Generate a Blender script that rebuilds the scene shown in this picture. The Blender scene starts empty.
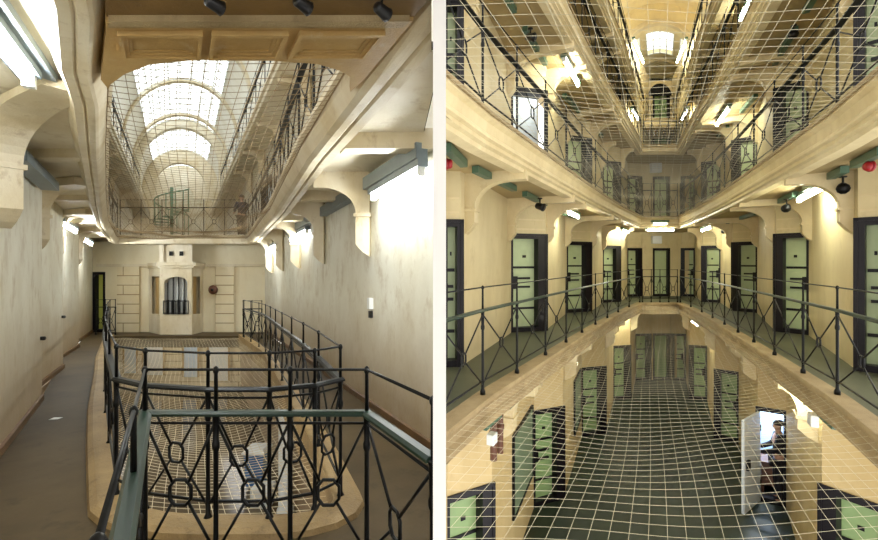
import bpy, bmesh, math, random
from mathutils import Vector, Matrix
random.seed(7)
PI = math.pi
SC = bpy.context.scene
COL = SC.collection
F = 439.0                                # focal length in pixels of an 878 px wide frame

# ------------------------------------------------------------------ camera
cd = bpy.data.cameras.new('camera'); cam = bpy.data.objects.new('camera', cd); COL.objects.link(cam)
cd.sensor_width = 36.0; cd.lens = 18.0; cd.clip_start = 0.05; cd.clip_end = 300
cd.shift_y = -8.0 / 878.0
cam.location = (0, 0, 1.6); cam.rotation_euler = (PI / 2, 0, 0)
SC.camera = cam
vs = SC.view_settings
vs.view_transform = 'Standard'; vs.look = 'None'; vs.gamma = 1.0; vs.use_curve_mapping = False
vs.exposure = 0.0

# ------------------------------------------------------------------ materials
def lin(c):
    f = lambda v: v / 12.92 if v <= 0.04045 else ((v + 0.055) / 1.055) ** 2.4
    return tuple(f(v / 255.0) for v in c) + (1.0,)

def base_mat(name):
    m = bpy.data.materials.new(name); m.use_nodes = True
    nt = m.node_tree
    return m, nt, nt.nodes['Principled BSDF']

def N(nt, kind, **kw):
    n = nt.nodes.new(kind)
    for k, v in kw.items():
        if k in n.inputs: n.inputs[k].default_value = v
        else: setattr(n, k, v)
    return n

def plaster(name, c0, c1, stain, rough=0.7, scale=1.0, stain_amt=0.6, foot=None, foot_h=None, bump=0.15, spec=0.4, blocks=None, lo=0.56):
    """Painted plaster: two tones in soft blotches, worn patches, optional grime band above a floor height, optional block joints."""
    m, nt, b = base_mat(name); L = nt.links.new
    geo = N(nt, 'ShaderNodeNewGeometry')
    mp = N(nt, 'ShaderNodeMapping'); mp.inputs['Scale'].default_value = (scale, scale, scale * 0.6)
    L(geo.outputs['Position'], mp.inputs['Vector'])
    n1 = N(nt, 'ShaderNodeTexNoise', Scale=0.9, Detail=6.0, Roughness=0.6)
    n2 = N(nt, 'ShaderNodeTexNoise', Scale=3.2, Detail=9.0, Roughness=0.7)
    n3 = N(nt, 'ShaderNodeTexNoise', Scale=26.0, Detail=4.0, Roughness=0.6)
    for n in (n1, n2, n3): L(mp.outputs[0], n.inputs['Vector'])
    r1 = N(nt, 'ShaderNodeMapRange'); r1.inputs[1].default_value = 0.35; r1.inputs[2].default_value = 0.65
    L(n1.outputs[0], r1.inputs[0])
    mix1 = N(nt, 'ShaderNodeMix', data_type='RGBA'); mix1.inputs[6].default_value = lin(c0); mix1.inputs[7].default_value = lin(c1)
    L(r1.outputs[0], mix1.inputs[0])
    r2 = N(nt, 'ShaderNodeMapRange'); r2.inputs[1].default_value = lo; r2.inputs[2].default_value = lo + 0.18; r2.inputs[4].default_value = stain_amt
    L(n2.outputs[0], r2.inputs[0])
    mix2 = N(nt, 'ShaderNodeMix', data_type='RGBA'); mix2.inputs[7].default_value = lin(stain)
    L(r2.outputs[0], mix2.inputs[0]); L(mix1.outputs[2], mix2.inputs[6])
    out = mix2
    if foot is not None:
        sp = N(nt, 'ShaderNodeSeparateXYZ'); L(geo.outputs['Position'], sp.inputs[0])
        # height above the (slightly falling) floor: z + slope*y
        ma = N(nt, 'ShaderNodeMath', operation='MULTIPLY_ADD'); ma.inputs[1].default_value = foot_h[2]
        L(sp.outputs[1], ma.inputs[0]); L(sp.outputs[2], ma.inputs[2])
        mb_ = N(nt, 'ShaderNodeMath', operation='MULTIPLY_ADD'); mb_.inputs[1].default_value = 1.1; 
        L(n2.outputs[0], mb_.inputs[0]); L(ma.outputs[0], mb_.inputs[2])
        r4 = N(nt, 'ShaderNodeMapRange'); r4.inputs[1].default_value = foot_h[0] + .55; r4.inputs[2].default_value = foot_h[1] + .55
        r4.inputs[3].default_value = 0.85; r4.inputs[4].default_value = 0.0
        L(mb_.outputs[0], r4.inputs[0])
        mix3 = N(nt, 'ShaderNodeMix', data_type='RGBA'); mix3.inputs[7].default_value = lin(foot)
        L(r4.outputs[0], mix3.inputs[0]); L(out.outputs[2], mix3.inputs[6]); out = mix3
    hgt = n3.outputs[0]
    if blocks:
        br = N(nt, 'ShaderNodeTexBrick'); br.inputs['Scale'].default_value = 1.0
        br.inputs['Mortar Size'].default_value = 0.018; br.inputs['Brick Width'].default_value = blocks[0]; br.inputs['Row Height'].default_value = blocks[1]
        br.inputs['Color1'].default_value = br.inputs['Color2'].default_value = (1, 1, 1, 1); br.inputs['Mortar'].default_value = (0.45, 0.36, 0.25, 1)
        sp2 = N(nt, 'ShaderNodeSeparateXYZ'); L(geo.outputs['Position'], sp2.inputs[0])
        cb = N(nt, 'ShaderNodeCombineXYZ'); L(sp2.outputs[0], cb.inputs[0]); L(sp2.outputs[2], cb.inputs[1])
        L(cb.outputs[0], br.inputs['Vector'])
        mm = N(nt, 'ShaderNodeMix', data_type='RGBA', blend_type='MULTIPLY'); mm.inputs[0].default_value = 1.0
        L(out.outputs[2], mm.inputs[6]); L(br.outputs[0], mm.inputs[7]); out = mm
    L(out.outputs[2], b.inputs['Base Color'])
    b.inputs['Roughness'].default_value = rough
    b.inputs['Specular IOR Level'].default_value = spec
    if bump:
        bp = N(nt, 'ShaderNodeBump', Strength=bump, Distance=0.02); L(hgt, bp.inputs['Height']); L(bp.outputs[0], b.inputs['Normal'])
    return m

def paint(name, c, rough=0.5, metal=0.0, var=0.25, scale=6.0, spec=0.5):
    m, nt, b = base_mat(name); L = nt.links.new
    geo = N(nt, 'ShaderNodeNewGeometry'); n = N(nt, 'ShaderNodeTexNoise', Scale=scale, Detail=6.0)
    L(geo.outputs['Position'], n.inputs['Vector'])
    mx = N(nt, 'ShaderNodeMix', data_type='RGBA')
    l = lin(c); mx.inputs[6].default_value = tuple(v * (1 - var) for v in l[:3]) + (1,); mx.inputs[7].default_value = tuple(min(1, v * (1 + var)) for v in l[:3]) + (1,)
    L(n.outputs[0], mx.inputs[0]); L(mx.outputs[2], b.inputs['Base Color'])
    b.inputs['Roughness'].default_value = rough; b.inputs['Metallic'].default_value = metal; b.inputs['Specular IOR Level'].default_value = spec
    return m

def glow(name, c, s):
    m = bpy.data.materials.new(name); m.use_nodes = True; nt = m.node_tree; nt.nodes.clear()
    e = N(nt, 'ShaderNodeEmission'); e.inputs[0].default_value = lin(c); e.inputs[1].default_value = s
    o = N(nt, 'ShaderNodeOutputMaterial'); nt.links.new(e.outputs[0], o.inputs[0]); return m

def pane_mat(name):
    m = bpy.data.materials.new(name); m.use_nodes = True; nt = m.node_tree; nt.nodes.clear()
    t = N(nt, 'ShaderNodeBsdfTransparent'); t.inputs[0].default_value = (0.93, 0.96, 0.97, 1)
    g = N(nt, 'ShaderNodeBsdfGlossy'); g.inputs['Roughness'].default_value = 0.05
    mx = N(nt, 'ShaderNodeMixShader'); mx.inputs[0].default_value = 0.05
    o = N(nt, 'ShaderNodeOutputMaterial')
    nt.links.new(t.outputs[0], mx.inputs[1]); nt.links.new(g.outputs[0], mx.inputs[2]); nt.links.new(mx.outputs[0], o.inputs[0]); return m

M = dict(
    wall_r=plaster('cream_wall_paint', (214, 199, 156), (196, 179, 136), (160, 136, 96), rough=0.55, stain_amt=0.45),
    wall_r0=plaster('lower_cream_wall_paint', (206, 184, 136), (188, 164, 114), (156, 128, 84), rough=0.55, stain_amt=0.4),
    wall_l=plaster('pale_wall_paint', (226, 224, 208), (208, 202, 180), (176, 158, 124), rough=0.5, stain_amt=0.65, foot=(138, 106, 62), foot_h=(-0.3, 1.35, 0.0524), lo=.5),
    end_l=plaster('cream_block_wall_paint', (226, 214, 182), (214, 198, 160), (190, 164, 116), rough=0.55, stain_amt=0.35, blocks=(3.0, 0.36)),
    end_plain=plaster('cream_end_wall_paint', (230, 220, 190), (218, 204, 168), (192, 168, 122), rough=0.55, stain_amt=0.4),
    wall_lu=plaster('white_upper_wall_paint', (240, 238, 230), (228, 222, 206), (206, 190, 158), rough=0.5, stain_amt=0.35),
    skirt=plaster('rust_skirting_paint', (108, 80, 50), (84, 60, 36), (58, 42, 28), rough=0.5, stain_amt=0.5, scale=3.0),
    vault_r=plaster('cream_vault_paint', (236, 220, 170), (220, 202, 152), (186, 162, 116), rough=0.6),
    trim_r=plaster('cream_gloss_trim', (222, 206, 164), (204, 186, 142), (176, 150, 108), rough=0.4, stain_amt=0.4, scale=2.0),
    trim_l=plaster('worn_cream_trim', (224, 214, 190), (204, 188, 152), (150, 118, 72), rough=0.5, stain_amt=0.55, scale=2.0),
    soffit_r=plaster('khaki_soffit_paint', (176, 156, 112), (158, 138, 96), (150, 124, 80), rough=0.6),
    soffit_l=plaster('cream_soffit_paint', (234, 228, 210), (218, 206, 178), (168, 140, 98), rough=0.6),
    ochre=plaster('ochre_peeling_paint', (182, 152, 98), (160, 128, 74), (198, 190, 168), rough=0.5, stain_amt=0.35, scale=1.6),
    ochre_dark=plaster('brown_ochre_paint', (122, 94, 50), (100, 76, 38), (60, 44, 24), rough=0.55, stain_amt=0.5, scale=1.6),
    floor_l=plaster('worn_grey_lino', (84, 70, 47), (64, 52, 33), (46, 36, 22), rough=0.6, stain_amt=0.7, bump=0.05, spec=0.15),
    floor_r=plaster('green_grey_lino', (88, 90, 68), (74, 76, 56), (74, 72, 52), rough=0.5, stain_amt=0.5, bump=0.05),
    floor_r0=plaster('dark_slate_floor', (44, 54, 40), (36, 44, 33), (26, 31, 24), rough=0.45, stain_amt=0.4, bump=0.05, blocks=None),
    floor_l0=plaster('polished_pale_floor', (112, 98, 74), (94, 82, 62), (74, 64, 46), rough=0.12, stain_amt=0.4, bump=0.02),
    stone=plaster('tan_kerb_stone', (166, 146, 108), (142, 122, 86), (104, 84, 56), rough=0.6, stain_amt=0.6, scale=2.5, bump=0.4),
    kerb=plaster('worn_kerb_stone', (158, 132, 88), (130, 106, 68), (84, 66, 42), rough=0.55, stain_amt=0.7, scale=2.5, bump=0.4),
    iron=paint('black_iron_paint', (9, 10, 10), rough=0.4, var=0.3, spec=0.25),
    iron_green=paint('green_rail_paint', (20, 42, 31), rough=0.35, var=0.25),
    door=paint('green_door_paint', (140, 166, 112), rough=0.45, var=0.12),
    door_pale=paint('pale_green_door_paint', (178, 192, 148), rough=0.45, var=0.12),
    door_frame=paint('aubergine_frame_paint', (15, 10, 17), rough=0.4, var=0.3, spec=0.3),
    strap=paint('black_door_ironwork', (10, 10, 11), rough=0.4, var=0.2, spec=0.3),
    cord=paint('off_white_net_cord', (206, 198, 170), rough=0.8, var=0.1),
    cord_u=paint('brown_net_cord', (150, 128, 94), rough=0.8, var=0.2), cord_l=paint('tan_net_cord', (206, 190, 156), rough=0.8, var=0.2),
    trunk=paint('green_conduit_paint', (70, 98, 78), rough=0.4, var=0.2),
    trunk_l=paint('grey_blue_conduit_paint', (122, 134, 140), rough=0.4, var=0.15),
    white=paint('white_partition_paint', (255, 255, 255), rough=0.8, var=0.0, spec=0.1),
    white_box=paint('white_enamel', (224, 226, 222), rough=0.4, var=0.05),
    red=paint('red_alarm_plastic', (150, 22, 30), rough=0.35, var=0.1),
    black=paint('black_plastic', (18, 18, 20), rough=0.4, var=0.2),
    blue=paint('blue_gloss_paint', (96, 158, 218), rough=0.4, var=0.08),
    pale_blue=paint('pale_blue_door_paint', (196, 214, 232), rough=0.4, var=0.05),
    white_blue=paint('white_blue_door_paint', (232, 242, 255), rough=0.35, var=0.04),
    bin_blue=paint('blue_plastic', (60, 110, 170), rough=0.35, var=0.1),
    wood=paint('brown_table_wood', (92, 60, 44), rough=0.5, var=0.3),
    board=paint('grey_green_board', (120, 136, 108), rough=0.5, var=0.15),
    skin=paint('skin', (188, 142, 116), rough=0.5, var=0.1),
    hair=paint('dark_hair', (40, 30, 26), rough=0.6, var=0.2),
    navy=paint('navy_cloth', (20, 25, 54), rough=0.8, var=0.2),
    dark_cloth=paint('black_cloth', (24, 20, 28), rough=0.8, var=0.2),
    shoe=paint('black_leather', (18, 17, 18), rough=0.4, var=0.2),
    tube=glow('fluorescent_tube', (250, 250, 228), 110.0), tube_l=glow('cool_fluorescent_tube', (240, 246, 250), 190.0),
    tube_dim=glow('fluorescent_tube_warm', (255, 238, 200), 30.0),
    pane=pane_mat('clear_glass'),
    dark=paint('dark_void_paint', (16, 15, 14), rough=0.9, var=0.1),
    green_iron=paint('green_iron_paint', (96, 138, 112), rough=0.4, var=0.2),
    brown=paint('red_brown_pipe_paint', (96, 58, 38), rough=0.5, var=0.2),
    pink=paint('pink_cloth', (205, 120, 120), rough=0.8, var=0.1),
    door_yg=paint('yellow_green_door_paint', (196, 196, 96), rough=0.4, var=0.1),
    door_dg=paint('dark_green_door_paint', (30, 84, 52), rough=0.4, var=0.1),
)

# ------------------------------------------------------------------ halls
class Hall:
    """A prison wing in its own coordinates: a = distance from its axis, t = distance ahead, h = height above the gallery floor."""
    def __init__(s, k, z0, slope): s.k, s.z0, s.s = k, z0, slope
    def w(s, a, t): return Vector((s.k * t + a, t))
    def z(s, h, Y): return h + s.z0 - s.s * Y
    def P(s, a, t, h): return Vector((s.k * t + a, t, h + s.z0 - s.s * t))
    def at(s, p, h): return Vector((p[0], p[1], s.z(h, p[1])))
R = Hall(221.0 / F, 0.0, 0.0)             # the galleried wing on the right
L = Hall(-259.0 / F, -0.2, 23.0 / F)      # the wing on the left, its floor falling gently away

def interp(tab):
    def f(t):
        if t <= tab[0][0]: return tab[0][1]
        for (t0, v0), (t1, v1) in zip(tab, tab[1:]):
            if t <= t1: return v0 + (v1 - v0) * (t - t0) / (t1 - t0)
        return tab[-1][1]
    return f

# ------------------------------------------------------------------ mesh building
class MB:
    def __init__(s): s.v = []; s.f = []; s.sm = []
    def add(s, vs, fs, smooth=False):
        n = len(s.v); s.v.extend(Vector(p) for p in vs)
        for f in fs: s.f.append([n + i for i in f]); s.sm.append(smooth)
        return s
    def hexa(s, lo, hi):
        n = len(lo)
        return s.add(list(lo) + list(hi), [list(range(n))[::-1], list(range(n, 2 * n))] + [[i, (i + 1) % n, n + (i + 1) % n, n + i] for i in range(n)])
    def box(s, o, u, v, w, u0, u1, v0, v1, w0, w1):
        o, u, v, w = (Vector(x) for x in (o, u, v, w))
        q = lambda a, b, c: o + u * a + v * b + w * c
        return s.hexa([q(u0, v0, w0), q(u1, v0, w0), q(u1, v1, w0), q(u0, v1, w0)], [q(u0, v0, w1), q(u1, v0, w1), q(u1, v1, w1), q(u0, v1, w1)])
    def tube(s, pts, r, n=6, closed=False, smooth=True):
        pts = [Vector(p) for p in pts]; m = len(pts); rings = []
        rr = r if isinstance(r, (list, tuple)) else [r] * m
        up0 = None
        for i, p in enumerate(pts):
            if closed: d = pts[(i + 1) % m] - pts[i - 1]
            else: d = pts[min(i + 1, m - 1)] - pts[max(i - 1, 0)]
            d.normalize()
            if up0 is None: up0 = Vector((0, 0, 1)) if abs(d.z) < 0.9 else Vector((1, 0, 0))
            x = d.cross(up0)
            if x.length < 1e-4: x = d.cross(Vector((0.3, 1, 0.2)))
            x.normalize(); y = x.cross(d); y.normalize(); up0 = y
            rings.append([p + (x * math.cos(2 * PI * j / n) + y * math.sin(2 * PI * j / n)) * rr[i] for j in range(n)])
        vs = [q for rg in rings for q in rg]; fs = []
        for i in range(m if closed else m - 1):
            k = (i + 1) % m
            for j in range(n): fs.append([i * n + j, i * n + (j + 1) % n, k * n + (j + 1) % n, k * n + j])
        if not closed: fs += [list(range(n))[::-1], [(m - 1) * n + j for j in range(n)]]
        return s.add(vs, fs, smooth)
    def lathe(s, c, prof, n=10, smooth=True):
        c = Vector(c); vs = []
        for r, z in prof: vs += [c + Vector((r * math.cos(2 * PI * j / n), r * math.sin(2 * PI * j / n), z)) for j in range(n)]
        fs = [[i * n + j, i * n + (j + 1) % n, (i + 1) * n + (j + 1) % n, (i + 1) * n + j] for i in range(len(prof) - 1) for j in range(n)]
        fs += [list(range(n))[::-1], [(len(prof) - 1) * n + j for j in range(n)]]
        return s.add(vs, fs, smooth)
    def prism(s, poly, ext):
        ext = Vector(ext); return s.hexa([Vector(p) for p in poly], [Vector(p) + ext for p in poly])
    def loft(s, sections, smooth=False, caps=True, close=True):
        n = len(sections[0]); vs = [q for c in sections for q in c]; fs = []
        for i in range(len(sections) - 1):
            for j in range(n if close else n - 1): fs.append([i * n + j, i * n + (j + 1) % n, (i + 1) * n + (j + 1) % n, (i + 1) * n + j])
        if caps: fs += [list(range(n))[::-1], [(len(sections) - 1) * n + j for j in range(n)]]
        return s.add(vs, fs, smooth)
    def mesh(s, name, org=(0, 0, 0), recalc=True):
        me = bpy.data.meshes.new(name); o = Vector(org)
        me.from_pydata([p - o for p in s.v], [], s.f)
        me.polygons.foreach_set('use_smooth', s.sm)
        if recalc:
            bm = bmesh.new(); bm.from_mesh(me); bmesh.ops.recalc_face_normals(bm, faces=bm.faces); bm.to_mesh(me); bm.free()
        me.update(); return me

ORG = {}
def props(o, label=None, cat=None, group=None, kind=None):
    for k, v in (('label', label), ('category', cat), ('group', group), ('kind', kind)):
        if v: o[k] = v
    return o
def empty(name, loc, label=None, cat=None, group=None, kind=None):
    o = bpy.data.objects.new(name, None); COL.objects.link(o); o.location = loc; o.empty_display_size = 0.1
    ORG[o.name] = Vector(loc)
    return props(o, label, cat, group, kind)
def solid(name, mb, mat, parent=None, label=None, cat=None, group=None, kind=None, recalc=True, org=None):
    """Link a mesh given in world coordinates: under its parent, or alone with its origin at its base."""
    if parent is not None: g = ORG[parent.name]
    elif org is not None: g = Vector(org)
    else: g = Vector((0, 0, 0))
    me = mb.mesh(name, g, recalc); me.materials.append(M[mat])
    o = bpy.data.objects.new(name, me); COL.objects.link(o)
    if parent is not None: o.parent = parent; ORG[o.name] = g
    else: o.location = g; ORG[o.name] = g
    return props(o, label, cat, group, kind)
def base_of(mb):
    xs = [p.x for p in mb.v]; ys = [p.y for p in mb.v]; zs = [p.z for p in mb.v]
    return Vector(((min(xs) + max(xs)) / 2, (min(ys) + max(ys)) / 2, min(zs)))
def struct(name, mb, mat, **kw): return solid(name, mb, mat, kind='structure', **kw)
def thing(name, mb, mat, label, cat, group=None): return solid(name, mb, mat, label=label, cat=cat, group=group, org=base_of(mb))
COUNT = {}
def num(k): COUNT[k] = COUNT.get(k, 0) + 1; return '%s_%d' % (k, COUNT[k])
UP = Vector((0, 0, 1))
def v3(p): return Vector((p[0], p[1], 0))

# ------------------------------------------------------------------ walls, slabs, sweeps
def ray_hit(poly, px):
    """Where the sight line through column px meets a plan polyline (world XY)."""
    d = Vector(((px - 439.0) / F, 1.0)); best = None
    for i in range(len(poly) - 1):
        p, q = poly[i], poly[i + 1]; e = q - p
        den = d.x * e.y - d.y * e.x
        if abs(den) < 1e-9: continue
        lam = (p.x * e.y - p.y * e.x) / den; u = (p.x * d.y - p.y * d.x) / den
        if -1e-6 <= u <= 1 + 1e-6 and lam > 0 and (best is None or lam < best[0]): best = (lam, i + u, d * lam)
    return best

def offsets(poly, d):
    out = []
    for i, p in enumerate(poly):
        ns = []
        if i > 0: e = (p - poly[i - 1]).normalized(); ns.append(Vector((e.y, -e.x)))
        if i < len(poly) - 1: e = (poly[i + 1] - p).normalized(); ns.append(Vector((e.y, -e.x)))
        n = sum(ns, Vector((0, 0))); n.normalize()
        sc = 1.0 / max(0.45, n.dot(ns[0])); out.append(p + n * d * sc)
    return out

def wall(name, hall, poly, h0, h1, mat, doors=(), thick=0.35, side=1, door_h=2.2, kind_label=None):
    """A wall along a plan polyline with door holes cut at pixel columns; returns the doors' plan ends. side=1: outside is right of travel."""
    pts = [(i * 1.0, p, None) for i, p in enumerate(poly)]; ends = []
    for k, (pa, pb) in enumerate(doors):
        A, B = ray_hit(poly, pa), ray_hit(poly, pb)
        if A is None or B is None: ends.append(None); continue
        if A[1] > B[1]: A, B = B, A
        pts = [x for x in pts if not (A[1] - 1e-6 <= x[0] <= B[1] + 1e-6 and x[2] is None)] + [(A[1], A[2], ('a', k)), (B[1], B[2], ('b', k))]
        ends.append((A[2], B[2]))
    pts.sort(key=lambda x: x[0])
    line = [x[1] for x in pts]; off = offsets(line, thick * side)
    mb = MB()
    for i in range(len(line) - 1):
        is_door = pts[i][2] and pts[i + 1][2] and pts[i][2][0] == 'a' and pts[i + 1][2][0] == 'b' and pts[i][2][1] == pts[i + 1][2][1]
        for b, t in ([(h0 + door_h, h1)] if is_door else [(h0, h1)]):
            p, q, p2, q2 = line[i], line[i + 1], off[i], off[i + 1]
            mb.hexa([hall.at(x, b) for x in (p, q, q2, p2)], [hall.at(x, t) for x in (p, q, q2, p2)])
    struct(name, mb, mat, label=kind_label)
    return ends

def jamb(px, t): return Vector(((px - 439.0) / F * t, t))
def saw_wall(name, hall, start, doors, end, h0, h1, mat, thick=.35, side=1, door_h=2.2):
    """A toothed wall: long piers between doors that are turned towards the hall. doors = plan ends (A, B) in order."""
    line = [start]; flags = []
    for A, B in doors: flags += [False, True]; line += [A, B]
    line.append(end); flags.append(False); mb = MB()
    for i in range(len(line) - 1):
        p, q = line[i], line[i + 1]
        if (q - p).length < .01: continue
        e = (q - p).normalized(); n = Vector((e.y, -e.x)) * side
        p2, q2 = (p + n * thick, q + n * thick) if flags[i] else (p + n * (.04 if i else thick), q + n * thick)
        b = h0 + door_h if flags[i] else h0
        mb.hexa([hall.at(x, b) for x in (p, q, q2, p2)], [hall.at(x, h1) for x in (p, q, q2, p2)])
    struct(name, mb, mat); return line

def slab(mb, hall, inner, outer, ts, h0, h1):
    for t0, t1 in zip(ts, ts[1:]):
        q = [(inner(t0), t0), (inner(t1), t1), (outer(t1), t1), (outer(t0), t0)]
        if abs(q[0][0] - q[3][0]) < 0.02 and abs(q[1][0] - q[2][0]) < 0.02: continue
        mb.hexa([hall.P(a, t, h0) for a, t in q], [hall.P(a, t, h1) for a, t in q])
def block(mb, hall, quad, h0, h1):
    mb.hexa([hall.P(a, t, h0) for a, t in quad], [hall.P(a, t, h1) for a, t in quad])

def sweep(mb, hall, line, prof, side=1, caps=True, start_px=None):
    """Sweep a profile [(distance outward, h)] along a plan polyline (world XY)."""
    cache = {}
    for d, _ in prof:
        if d not in cache: cache[d] = offsets(line, d * side)
    secs = [[hall.at(cache[d][i], h) for d, h in prof] for i in range(len(line))]
    if start_px is not None:
        k = (start_px - 439.0) / F; e = (line[1] - line[0]).normalized()
        for i, p in enumerate(secs[0]):
            q = (k * p.y - p.x) / (e.x - k * e.y); secs[0][i] = Vector((p.x + e.x * q, p.y + e.y * q, p.z))
    mb.loft(secs, caps=caps)

def frange(a, b, n): return [a + (b - a) * i / n for i in range(n + 1)]

# ------------------------------------------------------------------ doors
def door(hall, A, B, h0, out, label, lock_left=True, style='door', hgt=2.2, detail=True, group=None, hinge_open=None, side_door=False):
    """A cell door in the hole between plan points A and B. out = unit vector into the wall."""
    u = (B - A).normalized(); W = (B - A).length; o = hall.at(A, h0); U, Vv = v3(u), v3(out)
    root = empty(num('door'), hall.at((A + B) / 2, h0), label, 'door', group, 'structure')
    f = MB(); dp = 0.3; t = 0.035; tb = W * .23 if (detail or side_door) and hinge_open is None else t
    dj = dp if hinge_open is None else .02
    f.box(o, U, Vv, UP, 0, t, -0.015, dp, 0, hgt); f.box(o, U, Vv, UP, W - tb, W, -0.015, dj, 0, hgt)
    f.box(o, U, Vv, UP, t, W - tb, -0.015, dp, hgt - 0.06, hgt); f.box(o, U, Vv, UP, t, W - tb, 0.0, dp, 0, 0.1)
    for a, b in ((-0.05, 0), (W, W + 0.05)): f.box(o, U, Vv, UP, a, b, -0.03, 0.0, 0, hgt + 0.05)
    f.box(o, U, Vv, UP, -0.05, W + 0.05, -0.03, 0.0, hgt, hgt + 0.05)
    solid('door_frame', f, 'door_frame', root)
    lf = MB(); d0 = 0.17
    if hinge_open is None:
        lf.box(o, U, Vv, UP, t, W - tb, d0, d0 + 0.07, 0.1, hgt - 0.06)
        leaf = solid('door_leaf', lf, style, root)
    else: leaf = root
    if not detail or hinge_open is not None: return root
    sgn = (lambda x: x) if lock_left else (lambda x: W - x)
    def bar(mb, x0, x1, z0, z1, d=0.04):
        a, b = sorted((sgn(x0), sgn(x1))); mb.box(o, U, Vv, UP, a, b, d0 - d, d0 - 0.001, z0, z1)
    for z in (0.5, 1.45):
        s = MB(); bar(s, W * 0.1, W - tb - 0.01, z, z + 0.05, 0.02); solid('strap_hinge', s, 'strap', leaf)
    k = MB(); bar(k, t, W * .12, 0.78, 1.36, 0.06); bar(k, W * .1, W * .24, 0.98, 1.27, 0.07); solid('lock_case', k, 'strap', leaf)
    for z in (1.0, 1.2):
        s = MB(); bar(s, W * 0.22, W * 0.62, z, z + 0.045, 0.05); solid('bolt', s, 'strap', leaf)
    s = MB(); bar(s, W * 0.42, W * 0.52, 1.7, 1.76, 0.015); solid('spy_hole', s, 'strap', leaf)
    return root

# ------------------------------------------------------------------ railings
POST = {}
def post_mesh(style, mat):
    if (style, mat) in POST: return POST[(style, mat)]
    mb = MB(); n = 8
    mb.lathe((0, 0, 0), [(0.032, 0), (0.032, 0.04), (0.018, 0.07), (0.0155, 0.3), (0.0155, 0.76), (0.024, 0.78), (0.024, 0.81), (0.018, 0.83), (0.021, 0.97), (0.028, 0.985), (0.028, 1.0)], n)
    mb.lathe((0, 0, 1.0), [(0.013, 0), (0.0115, 0.245), (0.017, 0.255), (0.019, 0.27), (0.013, 0.285), (0.004, 0.292)], n)
    me = mb.mesh('post'); me.materials.append(M[mat]); POST[(style, mat)] = me
    return me

def railing(hall, posts, h, label, group, rail_mat='iron', mat='iron', path=None, ring=0.062, knot=0.5, hw=0.036, name='railing', truss=False):
    """posts: plan (a,t) of each post; path: finer plan line the bars follow."""
    pw = [hall.at(hall.w(*p), h) for p in posts]
    root = empty(name, pw[0], label, 'railing', group)
    for p in pw:
        o = bpy.data.objects.new('post', post_mesh(0, mat)); COL.objects.link(o); o.parent = root; o.location = p - pw[0]
    line = [hall.w(*p) for p in (path or posts)]
    mb = MB(); sweep(mb, hall, line, [(-hw, h + 0.985), (hw, h + 0.985), (hw, h + 1.0), (hw * 0.6, h + 1.015), (-hw * 0.6, h + 1.015), (-hw, h + 1.0)]); solid('handrail', mb, rail_mat, root)
    mb = MB(); mb.tube([hall.at(p, h + 1.27) for p in line], 0.009, 6); solid('top_bar', mb, mat, root)
    mb = MB(); mb.tube([hall.at(p, h + 0.16) for p in line], 0.012, 6)
    solid('bottom_bar', mb, mat, root)
    if truss:
        mb = MB(); mb.tube([hall.at(p, h + 0.935) for p in line], 0.009, 6); solid('under_bar', mb, mat, root)
    for i in range(len(pw) - 1):
        p, q = pw[i], pw[i + 1]; mb = MB(); e = q - p; ln = Vector((e.x, e.y, 0)).length
        if ln < 0.2: continue
        kn = knot if knot is not None else 0.5
        c = (p + q) / 2 + UP * kn; U = Vector((e.x, e.y, 0)).normalized()
        rx = min(ring, ln * 0.28); rz = ring * 1.2
        oct_ = [c + U * rx * x + UP * rz * z for x, z in ((1, .5), (.5, 1), (-.5, 1), (-1, .5), (-1, -.5), (-.5, -1), (.5, -1), (1, -.5))]
        mb.tube(oct_, 0.0115, 5, closed=True)
        for base, sx in ((p, -1), (q, 1)):
            mb.tube([base + UP * 0.95, c + U * sx * rx * .75 + UP * rz * .75], 0.0095, 5)
            mb.tube([base + UP * 0.12, c + U * sx * rx * .75 - UP * rz * .75], 0.0095, 5)
        solid('brace', mb, mat, root)
    return root

# ------------------------------------------------------------------ nets
def net(hall, edge, t0, t1, h, sag, cell, r, mat, label, lim=9.0, wob=0.02):
    mb = MB()
    def hh(a, t):
        e = max(0.2, edge(t)); x = max(-1, min(1, a / e)); y = (t - t0) / (t1 - t0)
        return h - sag * (1 - x * x) * (0.35 + 0.65 * math.sin(PI * min(1, max(0, y)))) + wob * math.sin(3.1 * a + 1.3 * t) + wob * math.sin(2.3 * t - 1.7 * a)
    amax = max(edge(t) for t in frange(t0, t1, 40)); na = int(amax / cell)
    ts = frange(t0, t1, int((t1 - t0) / cell))
    for i in range(-na, na + 1):
        a = i * cell; run = []
        for t in ts:
            aa = a + 0.05 * math.sin(0.6 * t + a)
            if abs(aa) < edge(t) and aa > -lim * t: run.append(hall.P(aa, t, hh(aa, t)))
            else:
                if len(run) > 1: mb.tube(run, r, 3, smooth=False)
                run = []
        if len(run) > 1: mb.tube(run, r, 3, smooth=False)
    for t in ts:
        e = edge(t)
        if e < 0.05: continue
        m = max(4, int(2 * e / cell)); mb.tube([hall.P(a, t, hh(a, t)) for a in frange(max(-e, -lim * t), e, m)], r, 3, smooth=False)
    mb.tube([hall.P(-edge(t), t, h) for t in ts if edge(t) < lim * t] + [hall.P(edge(t), t, h) for t in reversed(ts)], r * 2, 4)
    return solid('safety_net', mb, mat, label=label, cat='net', recalc=False, org=base_of(mb))

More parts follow.
